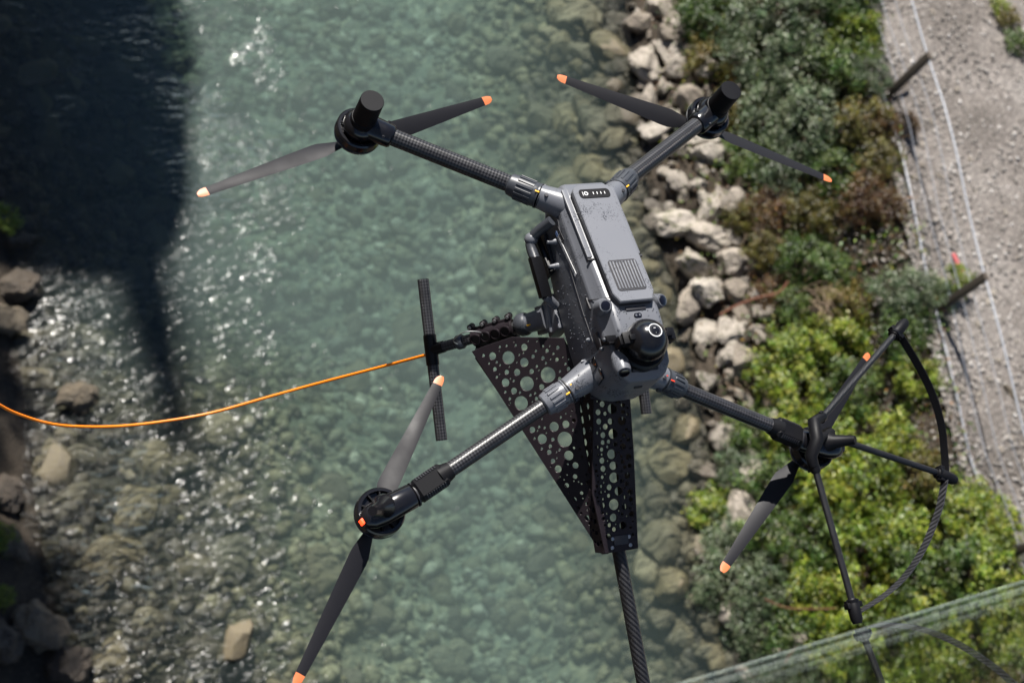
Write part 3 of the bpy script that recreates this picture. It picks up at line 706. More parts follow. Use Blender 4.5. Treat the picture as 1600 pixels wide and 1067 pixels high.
M['straw'] = flat('dry_straw', (.30, .22, .15), .85)
def straw(px, py, lb, n=70, r_=.45):
    p = at(px, py, z=WATER + .9); z = height(p.x, p.y); p = at(px, py, z=z + .15); t = thing('dry_grass', lb, 'grass tuft', (p.x, p.y, z))
    b = B()
    for i in range(n):
        an = random.uniform(0, 6.28); a0 = Vector((random.gauss(0, .16), random.gauss(0, .16), 0)); e = a0 + Vector((math.cos(an) * r_ * .5, math.sin(an) * r_ * .7 - .25, random.uniform(.05, .45)))
        b.tube([a0, (a0 + e) / 2 + Vector((0, 0, .12)), e], .005, 4, rv=[.006, .005, .002])
    o = b.done('blades', M['straw'], t); o['kind'] = 'stuff'
straw(1185, 585, 'dry straw coloured tuft below the round pitted boulder'); straw(1290, 460, 'dry straw coloured tuft in the dark gap between shrubs', 50, .35); straw(1195, 345, 'pale dry tuft in the brown hollow right of the rear right propeller', 45, .4)

# ------------------------------------------------------------------ the drone
D = thing('drone', 'large wet grey quadcopter drone hovering above the river with a perforated probe bracket', 'drone', (0, 0, 0))
V3 = Vector
def mir(p, s): return V3((p[0] * s, p[1], p[2]))
# --- hull: lofted sections  (y, z bottom, half width bottom, half width flank, z ridge, half width top, z top)
SEC = [(.172, .200, .034, .044, .236, .034, .246), (.166, .186, .042, .053, .244, .042, .258), (.150, .165, .046, .058, .250, .046, .266),
       (.085, .128, .050, .0615, .261, .047, .279), (.0, .122, .051, .0625, .274, .047, .2945), (-.085, .122, .051, .0625, .285, .046, .3085),
       (-.112, .122, .051, .0625, .288, .045, .3155), (-.150, .124, .051, .061, .290, .044, .317), (-.166, .126, .050, .060, .289, .043, .316)]
b = B(); rings = []
for (y, zb, wb, w_, zr, wt, zt) in SEC:
    half = [(0, zb), (wb, zb), (w_ - .003, zb + .02), (w_, zb + (zr - zb) * .55), (w_ - .001, zr - .006), (w_ - .005, zr), (wt + .003, zt - .004), (wt - .003, zt), (0, zt)]
    pts = half + [(-x, z) for x, z in half[-2:0:-1]]
    rings.append([b.bm.verts.new((x, y, z)) for x, z in pts])
for k in range(len(rings) - 1):
    n = len(rings[0])
    for i in range(n): b.bm.faces.new((rings[k][i], rings[k][(i + 1) % n], rings[k + 1][(i + 1) % n], rings[k + 1][i]))
b.bm.faces.new(rings[0]); b.bm.faces.new(rings[-1][::-1])
hull = b.done('body', M['grey'], D, 26)
bv = hull.modifiers.new('edge', 'BEVEL'); bv.width = .003; bv.segments = 2; bv.limit_method = 'ANGLE'; bv.angle_limit = R_(30)
# --- lower nose in front of the dome
NS = [(-.150, .128, .048, .058, .282, .052, .289), (-.190, .138, .046, .058, .284, .054, .291), (-.212, .148, .043, .056, .283, .052, .290), (-.228, .160, .034, .048, .276, .042, .284), (-.2385, .178, .020, .032, .268, .028, .2745)]
b = B(); rings = []
for (y, zb, wb, w_, zr, wt, zt) in NS:
    half = [(0, zb), (wb, zb), (w_, zb + .028), (w_, zr - .012), (w_ - .002, zr), (wt, zt), (0, zt)]
    pts = half + [(-x, z) for x, z in half[-2:0:-1]]
    rings.append([b.bm.verts.new((x, y, z)) for x, z in pts])
for k in range(len(rings) - 1):
    n = len(rings[0])
    for i in range(n): b.bm.faces.new((rings[k][i], rings[k][(i + 1) % n], rings[k + 1][(i + 1) % n], rings[k + 1][i]))
b.bm.faces.new(rings[0]); b.bm.faces.new(rings[-1][::-1])
nose = b.done('nose', M['grey'], D, 30)
bv = nose.modifiers.new('edge', 'BEVEL'); bv.width = .0025; bv.segments = 2; bv.limit_method = 'ANGLE'; bv.angle_limit = R_(28)
b = B(); b.box((.0, -.2215, .2885), (.026, .0028, .0035), bev=.001); b.done('slot', M['ink'], nose)
b = B(); b.box((.0, -.2365, .247), (.008, .004, .003), ((1, 0, 0), (0, .96, -.28), (0, .28, .96)), bev=.001); b.done('sensor_slot', M['ink'], nose)
for s in (-1, 1):          # dark sensor windows on the chamfered lower corners
    for k, (yy, zz) in enumerate(((-.178, .215), (-.204, .225))):
        b = B(); b.box((s * .0575, yy, zz), (.002, .0105, .014), ((1, 0, 0), (0, 1, -.15), (0, .15, 1)), bev=.0015); b.done('sensor_window', M['lens'], nose)
    if s > 0: continue
    b = B(); c = V3((s * .044, -.208, .290)); b.lathe(c + V3((0, .02, -.004)), c + V3((s * .004, -.017, .010)), [(0, .013), (.02, .0155), (.036, .0145), (.042, .0125)], 20)
    o = b.done('camera_housing', M['grey'], nose)
    b = B(); dv = V3((s * .004, -.037, .014)).normalized(); c2 = c + V3((s * .004, -.017, .010)) + dv * .002; b.lathe(c2, c2 + dv * .004, [(0, .0095), (.003, .0095), (.004, .006)], 18); b.done('lens', M['lens'], o)
# --- battery cover
Yf, Yr = V3((0, -.106, .3225)), V3((0, .147, .2775))
Vd = (Yr - Yf).normalized(); Ud = V3((1, 0, 0)); Nd = Ud.cross(Vd).normalized(); Lc = (Yr - Yf).length
def cov(u, v, h=0): return Yf + Ud * u + Vd * v + Nd * h
def rrect(x0, x1, y0, y1, r, n=5):
    o = []
    for cx, cy, a0 in ((x1 - r, y1 - r, 0), (x0 + r, y1 - r, 90), (x0 + r, y0 + r, 180), (x1 - r, y0 + r, 270)):
        o += [(cx + r * math.cos(R_(a0 + 90 * k / n)), cy + r * math.sin(R_(a0 + 90 * k / n))) for k in range(n + 1)]
    return o
out = [(-.031, 0), (.031, 0), (.0395, .018), (.0395, Lc - .012), (.034, Lc - .004), (.026, Lc), (-.026, Lc), (-.034, Lc - .004), (-.0395, Lc - .012), (-.0395, .018)]
cover = plate('battery_cover', cov(0, 0, .0005), Ud, Vd, out, [], .010, M['grey_top'], D, bev=.0016)
gap = plate('cover_seam', cov(0, 0, -.0032), Ud, Vd, [(x * 1.045, (y - Lc / 2) * 1.012 + Lc / 2) for x, y in out], [], .006, M['ink'], D, bev=.0002)
disp = plate('display_panel', cov(0, 0, .0073), Ud, Vd, rrect(-.031, .031, Lc - .030, Lc - .010, .007), [], .0012, M['matt'], cover, bev=.0003)
yd = Lc - .020
ring = plate('power_symbol', cov(-.018, yd, .0083), Ud, Vd, [(.0042 * math.cos(t * .314), .0042 * math.sin(t * .314)) for t in range(20)], [(0, 0, .0026)], .0007, M['white'], cover, bev=.0001)
b = B(); b.box(cov(-.0245, yd, .0083), (.0005, .0045, .0004), (Ud, Vd, Nd)); b.done('button_mark', M['white'], cover)
for k in range(4):
    b = B(); b.box(cov(-.003 + .0078 * k, yd, .0083), (.0007, .0027, .0004), (Ud, Vd, Nd)); b.done('level_light', M['white'], cover)
vent = plate('vent_recess', cov(0, 0, .0072), Ud, Vd, rrect(-.0285, .0285, .020, .086, .006), [], .0012, M['ink'], cover, bev=.0002)
for k in range(9):
    b = B(); b.box(cov(-.0244 + .0061 * k, .053, .0084), (.0013, .0295, .0009), (Ud, Vd, Nd), bev=.0005); b.done('vent_slat', M['grey_top'], cover)
for s in (-1, 1):           # stepped side strips of the cover with a notch at the front end
    b = B(); p0, p1 = V3((s * .0485, .150, .2660)), V3((s * .0485, -.002, .2925)); b.box((p0 + p1) / 2, (.0052, (p0 - p1).length / 2, .003), (Ud, Vd, Nd), bev=.0015); b.done('cover_rail', M['grey_top'], D)
    b = B(); b.box((s * .0478, -.0065, .2945), (.0075, .0016, .0026), (Ud, Vd, Nd)); b.done('cover_notch', M['ink'], D)
# seam across the deck, slots and eye on the deck
for s in (-1, 1):
    b = B(); b.tube([(s * .0635, -.070, .262), (s * .0602, -.080, .2855), (s * .049, -.088, .306), (s * .041, -.092, .3160)], .0009, 6); b.done('seam', M['ink'], D)
for s in (-1, 1):
    b = B(); b.tube([(s * .0588, .150, .240), (s * .0620, .085, .236), (s * .0629, .0, .236), (s * .0629, -.085, .240), (s * .0618, -.150, .246)], .0007, 5); b.done('flank_seam', M['ink'], D)
def deck(x, y): return V3((x, y, .3165 + (.0015 if y < -.14 else 0)))
b = B(); b.box(deck(0, -.1165), (.020, .0032, .0018), bev=.0008); b.done('deck_slot', M['ink'], D)
o = plate('sensor_eye', deck(0, -.1300), V3((1, 0, 0)), V3((0, 1, 0)), rrect(-.0075, .0075, -.0038, .0038, .0037), [], .003, M['lens'], D, bev=.0003)
for k in (-1, 1):
    b = B(); b.lathe(deck(k * .0035, -.1300) + V3((0, 0, .0012)), deck(k * .0035, -.1300) + V3((0, 0, .0022)), [(0, .0022), (.001, .0018)], 12); b.done('lens', M['steel'], o)
for s in (-1, 1):           # camera bumps at the shoulders
    c = V3((s * .0505, -.101, .297)); dv = V3((s * .30, -.22, .93)).normalized()
    b = B(); b.lathe(c - dv * .010, c + dv * .022, [(0, .0185), (.008, .017), (.018, .0145), (.028, .0125), (.032, .0108)], 24); o = b.done('camera_bump', M['grey'], D, 40)
    b = B(); b.lathe(c + dv * .0215, c + dv * .0245, [(0, .0085), (.002, .0082), (.003, .005)], 20); lo = b.done('lens', M['lens'], o)
    b = B(); b.box((s * .0615, -.080, .268), (.003, .012, .0025), ((1, 0, 0), Vd, Nd), bev=.001); b.done('side_vent', M['ink'], D)
# --- dome with arrow emblem and straps
DC = V3((0, -.181, .322)); b = B(); b.sphere(DC, .0385, 40, 24, (1, 1, 1.0)); dome = b.done('dome', M['gloss'], D, 80)
An = V3((.02, .10, 1)).normalized(); Au = V3((1, 0, 0)); Au = (Au - An * Au.dot(An)).normalized(); Av = An.cross(Au)
AO = DC + An * .0366
plate('emblem_disc', AO, Au, Av, [(.0118 * math.cos(t * .262), .0118 * math.sin(t * .262)) for t in range(24)], [], .0016, M['ink'], dome, bev=.0001)
plate('emblem_ring', AO + An * .0009, Au, Av, [(.0128 * math.cos(t * .2244), .0128 * math.sin(t * .2244)) for t in range(28)], [(0, 0, .0116)], .0012, M['white'], dome, bev=.0001)
plate('arrow_emblem', AO + An * .0012, Au, Av, [(-.0018, .005), (.0018, .005), (.0018, 0), (.0042, 0), (0, -.0052), (-.0042, 0), (-.0018, 0)], [], .0006, M['white'], dome, bev=.0001)
b = B(); b.lathe(DC + V3((0, 0, -.040)), DC + V3((0, 0, -.012)), [(0, .045), (.018, .0455), (.0225, .042)], 32); b.done('dome_seat', M['black'], D)
for s in (-1, 1):
    b = B(); b.box(DC + V3((s * .041, .004, .006)), (.008, .011, .010), ((1, 0, -.2 * s), (0, 1, 0), (.2 * s, 0, 1)), bev=.002); o = b.done('dome_clamp', M['matt'], D)
    b = B(); b.box(DC + V3((s * .0355, .002, .018)), (.006, .005, .004), bev=.001); b.box(DC + V3((s * .051, .003, -.004)), (.004, .008, .012), bev=.001); b.done('clamp_screw', M['black'], o)
    b = B(); b.box((s * .056, -.163, .294), (.011, .006, .013), ((1, 0, 0), (0, 1, .1), (0, -.1, 1)), bev=.0015); b.box((s * .052, -.171, .302), (.012, .0022, .004), bev=.0008); o = b.done('strap_bracket', M['black'], D)
    for dz, dy in ((.006, 0), (-.013, -.010)):
        b = B(); b.sphere((s * .0685, -.163 + dy, .294 + dz), .0042, 12, 8); b.done('stud', M['grey_dark'], o)
    b = B(); b.box((s * .0605, -.150, .262), (.0025, .014, .010), bev=.001); b.done('side_recess', M['ink'], D)
for (y, z) in ((-.135, .232), (-.160, .190), (-.176, .165)):
    for s in (-1, 1):
        b = B(); b.lathe((s * .060, y, z), (s * .0685, y, z + .002), [(0, .0042), (.005, .0036), (.0085, .0015)], 12); b.done('stud', M['grey'], D)
# --- print on the left flank
def flank(y, z): return V3((-.0628, y, z))
pa, pb = at(868, 363, x=-.064), at(899, 430, x=-.064)
fv = (pb - pa).normalized(); fn = V3((-1, 0, 0)); fu = fn.cross(fv).normalized(); Ls = (pb - pa).length
FO = (pa + pb) / 2; FO.x = -.0632
strip_ = B(); strip_.box(FO, (.0038, Ls / 2, .0004), (fu, fv, fn)); st_o = strip_.done('serial_label', M['white'], D)
b = B(); b.box(FO - fv * (Ls / 2 - .005) + fn * .0005, (.0038, .005, .0003), (fu, fv, fn)); b.done('label_end', M['blue'], st_o)
b = B(); r_ = random.Random(5)                      # the serial print is too small to read: fine dark strokes
for k in range(26):
    b.box(FO + fv * (-Ls / 2 + .014 + k * (Ls - .018) / 26) + fn * .0006 + fu * r_.uniform(-.0004, .0004), (r_.uniform(.0012, .0020), r_.uniform(.0005, .0009), .0002), (fu, fv, fn))
b.done('serial_print', M['ink'], st_o)
c = at(874, 371, x=-.063); c.x = -.0630; b = B(); b.box(c, (.0115, .0165, .0005), (fu, fv, fn)); dl = b.done('dark_label', M['ink'], D)
b = B()
for k in range(10): b.box(c + fn * .0007 + fu * r_.uniform(-.006, .006) + fv * r_.uniform(-.011, .011), (r_.uniform(.0005, .0018), .0005, .0002), (fu, fv, fn))
b.done('label_print', M['grey_top'], dl)
# --- arms
def ribs(b, p0, p1, t0, t1, r, n, h=.0018, w_=.0022):
    p0, p1 = V3(p0), V3(p1); ax = (p1 - p0).normalized(); u = ax.orthogonal().normalized(); v = ax.cross(u)
    for i in range(n):
        an = 2 * math.pi * i / n; d = u * math.cos(an) + v * math.sin(an)
        b.box(p0 + ax * (t0 + t1) / 2 + d * r, ((t1 - t0) / 2, w_, h), (ax, ax.cross(d), d), bev=.0005, seg=1)
def arm(s, front):
    if front: root, c0, c1, e, mo = (.050, -.182, .176), (.100, -.204, .1665), (.143, -.2215, .150), (.346, -.311, .109), (.454, -.347)
    else: root, c0, c1, e, mo = (.040, .132, .238), (.082, .160, .229), (.128, .198, .213), (.338, .3255, .192), (.377, .350)
    root, c0, c1, e = (mir(p, s) for p in (root, c0, c1, e)); mo = (mo[0] * s, mo[1])
    rt = .0142 if front else .0162
    ax = (e - c1).normalized(); cl = (c1 - c0).length
    b = B(); d0 = (c0 - root).length
    b.lathe(root, c0, [(-.004, .030), (d0 * .45, .026), (d0 * .8, .0235), (d0, .0228)], 24, flat=1.05); so = b.done('arm_socket', M['grey'], D, 40)
    side = ax.cross(V3((0, 0, 1))).normalized(); upv = side.cross(ax).normalized()
    for k, (t, q) in enumerate(((.62, .0), (.80, .009), (.48, -.006))):
        pp = root.lerp(c0, t) + side * q * s + upv * .0235
        b = B(); b.lathe(pp, pp + upv * .0022, [(0, .0038), (.0015, .0038), (.0022, .003)], 14); b.done('screw', M['ink'], so)
    if front or True:
        pp = root.lerp(c0, .9) + side * .0225 * s * (1 if front else -1)
        b = B(); b.lathe(pp - side * .004, pp + side * .004, [(0, .0065), (.008, .0055)], 14); b.done('hinge_screw', M['grey_dark'], so)
    b = B(); b.lathe(c0, c1, [(0, .0245), (.003, .0245), (.0035, .0225), (.008, .0235), (cl * .75, .0225), (cl * .95, .0205), (cl, .0175)], 28)
    ribs(b, c0, c1, .012, cl * .72, .0228, 16); co = b.done('locking_collar', M['grey_dark'] if not (front and s < 0) else M['grey'], D, 30)
    b = B(); b.lathe(c0, c0 + ax * .004, [(-.0012, .0238), (.0012, .0238)], 24); b.done('collar_seam', M['ink'], co)
    pp = c0 + ax * .008 + (upv * .92 + side * .3 * s).normalized() * .0240
    b = B(); b.box(pp, (.0042, .0014, .0008), (ax, side, upv), bev=.0003); b.box(c0 - ax * .006 + (upv * .92 + side * .1).normalized() * .0236, (.0018, .0012, .0006), (ax, side, upv)); b.done('lock_mark', M['redmark'] if (front and s > 0) else M['yellow'], co)
    b = B(); b.lathe(c1 - ax * .01, e + ax * .02, [(0, rt), ((e - c1).length + .03, rt)], 28); b.done('arm_tube', M['carbon'], D, 60)
    zr0, zr1 = (.030, .062) if front else (.147, .178)
    zm = zr1 + (.022 if front else .011)
    hub = V3((mo[0], mo[1], zm))
    fl = V3((ax.x, ax.y, 0)).normalized(); sd = V3((-fl.y, fl.x, 0))
    if front:
        bc = e + ax * .027; b = B(); b.box(bc, (.034, .0215, .0165), (ax, side, upv), bev=.008, seg=1)
        b.lathe(e - ax * .016, e + ax * .008, [(0, rt + .0012), (.016, rt + .005), (.024, .0205)], 20); es = b.done('speed_controller', M['matt'], D, 30)
        for q in (-1, 1):
            b = B()
            for k in range(9): b.box(bc + ax * (-.019 + .0048 * k) + side * q * .0172 + upv * .0122, (.0011, .0022, .0042), (ax, (side * .7 + upv * .7 * q).normalized(), (upv * .7 - side * .7 * q).normalized()))
            b.done('vent_slot', M['ink'], es)
        m0 = e + ax * .058; m0.z = m0.z * .5 + zm * .5
        tipv = hub + fl * .050 + V3((0, 0, -.004)); dv = (tipv - m0); Lm = dv.length; dv.normalize()
        b = B(); b.lathe(m0, tipv, [(0, .0185), (.006, .0225), (Lm * .35, .0235), (Lm * .62, .0245), (Lm * .82, .0215), (Lm * .94, .0145), (Lm, .005)], 28, flat=.85); mo_ob = b.done('motor_mount', M['gloss'], D, 60)
        b = B(); b.lathe(m0, m0 + dv * .003, [(-.001, .0228), (.002, .0228)], 24, flat=.9); b.done('mount_seam', M['ink'], mo_ob)
        sv = (V3((0, 0, 1)) * .054 + fl * .044).normalized(); s0 = hub + fl * .002 + V3((0, 0, .004))
        b = B(); b.lathe(s0, s0 + sv * .066, [(0, .0235), (.014, .021), (.026, .0135), (.062, .0092), (.066, .0085)], 24); b.done('antenna_stub', M['matt'] if s > 0 else M['gloss'], mo_ob, 40)
        lp = hub + fl * .0475 + V3((0, 0, -.006)); b = B(); b.box(lp + V3((0, 0, .004)), (.0042, .0052, .007), (fl, sd, (0, 0, 1)), bev=.002); b.done('navigation_light', M['led'] if s < 0 else M['lens'], mo_ob)
    else:
        m0 = e - ax * .016; m1 = V3((mo[0], mo[1], zm)) + fl * .006
        dv = (m1 - m0); Lm = dv.length; dv.normalize()
        b = B(); b.lathe(m0, m1, [(0, rt + .004), (.004, rt + .0065), (.02, rt + .0075), (Lm, .0255)], 26, flat=.92); b.sphere((mo[0], mo[1], zm - .002), .034, 26, 14, (1, 1, .72)); mo_ob = b.done('motor_mount', M['gloss'], D, 60)
        b = B(); b.lathe((mo[0], mo[1], zm + .008), (mo[0], mo[1], .262), [(0, .0265), (.016, .0240), (.0165, .0228), (.052, .0222), (.0725, .0220), (.0735, .0212)], 32); an_ = b.done('antenna', M['matt'], D, 30)
        b = B(); b.lathe((mo[0], mo[1], .261), (mo[0], mo[1], .2645), [(0, .0216), (.0022, .0214), (.0032, .0200)], 32); b.done('antenna_cap', M['grey_dark'], an_, 20)
        for q in (-1, 1):
            pp = m0 + dv * .016 + side * q * (rt + .006) * .75 + upv * (rt + .006) * .62
            b = B(); b.lathe(pp, pp + (side * q * .75 + upv * .62) * .004, [(0, .003), (.004, .0025)], 10); b.done('screw', M['ink'], mo_ob)
    # motor
    x, y = mo; b = B(); H = zr1 - zr0
    b.lathe((x, y, zr0), (x, y, zr1), [(0, .030), (.001, .0415), (.004, .0435), (H * .30, .0445), (H * .34, .0425), (H * .40, .0425), (H * .44, .0445), (H * .9, .0438), (H, .0415), (H, .0365), (H - .008, .0355), (H - .008, .014), (H, .0125)], 40)
    mt = b.done('motor', M['gloss'], D, 30)
    b = B()
    for k in range(10):
        an = 2 * math.pi * k / 10 + .2; dd = V3((math.cos(an), math.sin(an), 0)); b.box(V3((x, y, zr1 - .003)) + dd * .025, (.0125, .0013, .002), (dd, V3((-dd.y, dd.x, 0)), (0, 0, 1)))
    b.done('motor_spokes', M['matt'], mt)
    # propeller under the motor
    zt = .0 if front else .117; h0 = V3((x, y, zr0))
    b = B(); b.lathe(h0 + V3((0, 0, .002)), h0 - V3((0, 0, .026)), [(0, .020), (.010, .019), (.020, .016), (.026, .010)], 24); pr = b.done('propeller', M['black'], D)
    return V3((x, y, zt)), pr
def blade(hub, pr, az, spin, droop=.0):
    dr = V3((math.cos(az), math.sin(az), 0)); tn = V3((-dr.y, dr.x, 0)) * spin
    n = 22; secs = []
    def cen(r): return hub + dr * r + V3((0, 0, .012 - .012 * (r / .32) ** 1))
    b = B(); bt = B()
    def sec(bb, r):
        k = r / .32; ch = .5 * (.014 + .026 * min(1, (k - .05) / .17) if k < .22 else .040 * (1 - .60 * (k - .22) / .78)) if k < .965 else .5 * .0165 * max(.25, (1 - ((k - .965) / .036) ** 2)) ** .5
        tw = R_(24 - 17 * k); th = .0042 * (1 - .65 * k) * .5
        ax_c = tn * math.cos(tw) + V3((0, 0, 1)) * math.sin(tw); ax_t = V3((0, 0, 1)) * math.cos(tw) - tn * math.sin(tw)
        c = cen(r) - ax_c * ch * .25
        prof = [(-1, 0), (-.6, .7), (0, 1), (.6, .85), (1, .1), (.6, -.45), (0, -.5), (-.6, -.35)]
        return [bb.bm.verts.new(c + ax_c * ch * u + ax_t * th * v) for u, v in prof]
    def skin(bb, rs):
        S_ = [sec(bb, r) for r in rs]
        for i in range(len(S_) - 1):
            for j in range(8): bb.bm.faces.new((S_[i][j], S_[i][(j + 1) % 8], S_[i + 1][(j + 1) % 8], S_[i + 1][j]))
        bb.bm.faces.new(S_[0][::-1]); bb.bm.faces.new(S_[-1])
    skin(b, [.016 + (.300 - .016) * i / n for i in range(n + 1)]); b.done('blade', M['blade'], pr, 50)
    skin(bt, [.300, .304, .308, .312, .316, .319, .320]); bt.done('blade_tip', M['tip'], pr, 50)
for s, front, q, spin in ((-1, False, (320, 302), 1), (1, False, (873, 120), -1), (-1, True, (702, 566), -1), (1, True, (1150, 862), 1)):
    hub, pr = arm(s, front)
    t_ = at(q[0], q[1], z=hub.z) - hub; az = math.atan2(t_.y, t_.x)
    blade(hub, pr, az, spin); blade(hub, pr, az + math.pi, spin)
# --- landing gear
SK0, SK1, LJ = V3((.231, .139, -.062)), V3((.231, -.166, -.164)), V3((.231, -.006, -.100))
LS = V3((.066, -.028, .086))
for s in (-1, 1):
    a0, a1, j, r0 = mir(SK0, s), mir(SK1, s), mir(LJ, s), mir(LS, s)
    dv = (a1 - a0); L_ = dv.length
    j = a0 + dv * .44
    b = B(); b.lathe(a0, a1, [(0, .0114), (L_, .0114)], 24); b.done('skid', M['carbon'], D, 60)
    ax = (j - r0).normalized(); LL = (j - r0).length; sd = dv.normalized()
    b = B(); b.lathe(j - sd * .030, j + sd * .030, [(0, .0130), (.060, .0130)], 20); b.lathe(j - ax * .030, j, [(0, .0118), (.022, .0125), (.030, .0118)], 20); b.done('skid_joint', M['black'], D)
    b = B(); b.lathe(r0 + ax * .02, j - ax * .01, [(0, .0105), (LL - .03, .0105)], 20); b.done('leg_tube', M['carbon'], D, 60)
    b = B(); b.box(r0 - V3((s * .001, 0, .004)), (.005, .028, .030), ((1, 0, 0), (0, .95, .3), (0, -.3, .95)), bev=.004); b.lathe(r0 - ax * .006, r0 + ax * .036, [(0, .026), (.008, .0215), (.030, .0195), (.042, .0190)], 26); lo = b.done('leg_socket', M['grey'], D, 40)
    b = B(); b.box((s * .052, -.032, .106), (.0125, .036, .026), bev=.005); b.done('leg_mount', M['grey'], D)
    b = B()
    b.lathe(r0 + ax * .036, r0 + ax * .058, [(0, .0205), (.004, .0225), (.016, .0225), (.022, .0185)], 24); b.done('leg_collar', M['grey_dark'], D)
    up_ = V3((s * -.2, -.35, .9)); pp = r0 + ax * .026; u_ = (up_ - ax * up_.dot(ax)).normalized(); b = B(); b.box(pp + u_ * .0200, (.004, .0014, .0008), (ax, ax.cross(u_), u_)); b.done('lock_mark', M['yellow'], lo)
    # clamp that holds the probe bracket
    t0, t1 = .066, .158; up_ = V3((-.45 * s * s if s < 0 else .45, -.5, .75)); u_ = (up_ - ax * up_.dot(ax)).normalized(); v_ = ax.cross(u_)
    b = B(); b.lathe(r0 + ax * t0, r0 + ax * t1, [(0, .0145), (.002, .0168), (t1 - t0 - .002, .0168), (t1 - t0, .0145)], 28); b.box(r0 + ax * (t0 + t1) / 2, ((t1 - t0) / 2, .0205, .005), (ax, v_, u_), bev=.0015); cl = b.done('leg_clamp', M['bracket'], D)
    for k in range(4):
        c = r0 + ax * (t0 + .013 + .0222 * k) + u_ * .0150
        b = B(); b.lathe(c, c + u_ * .0040, [(0, .0112), (.0045, .0110), (.005, .0102), (.005, .0088), (.0022, .0084)], 20); b.done('pocket_rim', M['bracket'], cl)
        b = B(); b.lathe(c + u_ * .0005, c + u_ * .0026, [(0, .0086), (.0021, .0084)], 18); b.done('pocket', M['carbon'], cl)
    for k in range(4):
        for q in (-1, 1):
            c = r0 + ax * (t0 + .004 + (t1 - t0 - .008) * k / 3) + v_ * q * .0232
            b = B(); b.lathe(c - u_ * .007, c + u_ * .007, [(0, .0062), (.013, .0062), (.014, .0054)], 14); o = b.done('clamp_lug', M['bracket'], cl)
            b = B(); b.lathe(c + u_ * .007, c + u_ * .0095, [(0, .0036), (.002, .0036), (.0025, .003)], 10); b.done('bolt', M['steel'], cl)
    b = B(); b.lathe(r0 + ax * (t1 + .022), r0 + ax * (t1 + .038), [(0, .0125), (.003, .0145), (.013, .0145), (.016, .0125)], 20); b.done('leg_ring', M['grey_dark'], D)
    if s < 0:
        p0 = r0 + ax * (t1 + .030) + u_ * .014; p3 = r0 + ax * (t1 - .030) + u_ * .016
        b = B(); b.tube(spline([p0, p0 + u_ * .016 + V3((0, .012, .004)), (p0 + p3) / 2 + u_ * .022 + V3((0, .022, .008)), p3 + u_ * .010 + V3((0, .014, 0)), p3], 6), .0011, 6); b.done('safety_wire', M['steel'], D)
        LEGA, LEGAX = r0, ax
# --- dark rail on the left flank
rl = [at(862, 345, x=-.072), at(830, 374, x=-.098), at(836, 405, x=-.100), at(852, 462, x=-.092), at(868, 478, x=-.068)]
b = B(); b.tube(spline(rl[:3], 4), .010, 8); b.done('side_frame', M['grey_dark'], D, 50)
b = B(); b.box((rl[2] + rl[3]) / 2, ((rl[3] - rl[2]).length / 2 + .004, .011, .008), ((rl[3] - rl[2]).normalized(), V3((1, 0, 0)), (rl[3] - rl[2]).normalized().cross(V3((1, 0, 0)))), bev=.002); b.done('side_rail', M['black'], D)
b = B(); b.tube(spline(rl[3:], 4), .009, 8); b.done('side_frame', M['grey'], D, 50)
b = B(); b.sphere(rl[1], .013, 16, 10); b.done('frame_knob', M['grey'], D)
b = B(); b.tube([at(840, 372, x=-.078), at(862, 425, x=-.074)], .006, 8); b.done('data_cable', M['black'], D)
b = B(); b.box((-.064, .075, .150), (.004, .045, .030), bev=.003); b.done('payload_bay', M['ink'], D)
for q in ((864, 378), (867, 416)):
    c = at(q[0], q[1], x=-.068); b = B(); b.lathe((-.060, c.y, c.z), (-.080, c.y, c.z), [(0, .007), (.012, .0045), (.020, .003)], 12); b.done('stud', M['grey'], D)

# --- probe bracket: perforated plates between the legs and the probe pole
TIP = V3((0, -.478, .012))
h = B()
H1 = [(533,484,22),(621,493,37),(709,435,20),(709,519,26),(483,481,10),(546,557,13),(575,534,7),(612,573,15),(669,574,20),(750,569,15),(779,541,9),(841,588,44),(605,631,24),(557,601,9),(514,525,7),(573,584,5),(651,621,8),(724,637,41),(652,677,19),(604,683,9),(629,721,10),(806,655,17),(692,745,40),(770,690,8),(882,662,26),(754,893,18),(792,877,9),(809,944,28),(807,998,9),(848,1017,15),(875,876,28),(940,862,22),(934,946,43),(956,1036,28),(906,1003,9),(985,994,9),(571,455,5),(611,427,8),(662,424,8),(682,477,7),(906,610,12)]
HL = [(620 + x / 3.557, 420 + y / 3.557, r / 3.557) for x, y, r in H1]
H2 = [(14,533,14),(41,574,20),(131,556,18),(86,660,14),(129,614,14),(49,617,8),(72,631,6),(100,700,8),(125,735,15),(147,776,10),(163,652,7),(163,700,11),(161,805,8),(190,755,10),(194,830,16),(195,785,7),(205,860,8),(214,886,8),(91,550,7),(170,728,6)]
HL += [(860 + x / 3.335, 560 + y / 3.335, r / 3.335) for x, y, r in H2]
PA = at(746, 556, x=-.19); PB = at(884, 556, x=-.058); PT = V3((-.026, -.478, -.006))
def frame(P0, P1, P2):
    U = (P1 - P0).normalized(); W = U.cross(P2 - P0).normalized()
    if W.z < 0: W = -W
    return P0, U, W.cross(U)
def onpl(px, py, fr):
    O, U, V = fr; W = U.cross(V); d = ray(px, py); k = (O - CAM).dot(W) / d.dot(W); p = CAM + d * k - O
    return p.dot(U), p.dot(V), k
fl_ = frame(PA, PB, PT)
outl = [onpl(x, y, fl_)[:2] for x, y in ((738, 549), (760, 540), (800, 527), (880, 528), (905, 575), (906, 640), (914, 700), (950, 864), (941, 865))]
def holes(lst, fr): 
    o = []
    for x, y, r in lst:
        u, v, k = onpl(x, y, fr); o.append((u, v, r * k / FPX * 1.03))
    return o
brk = D
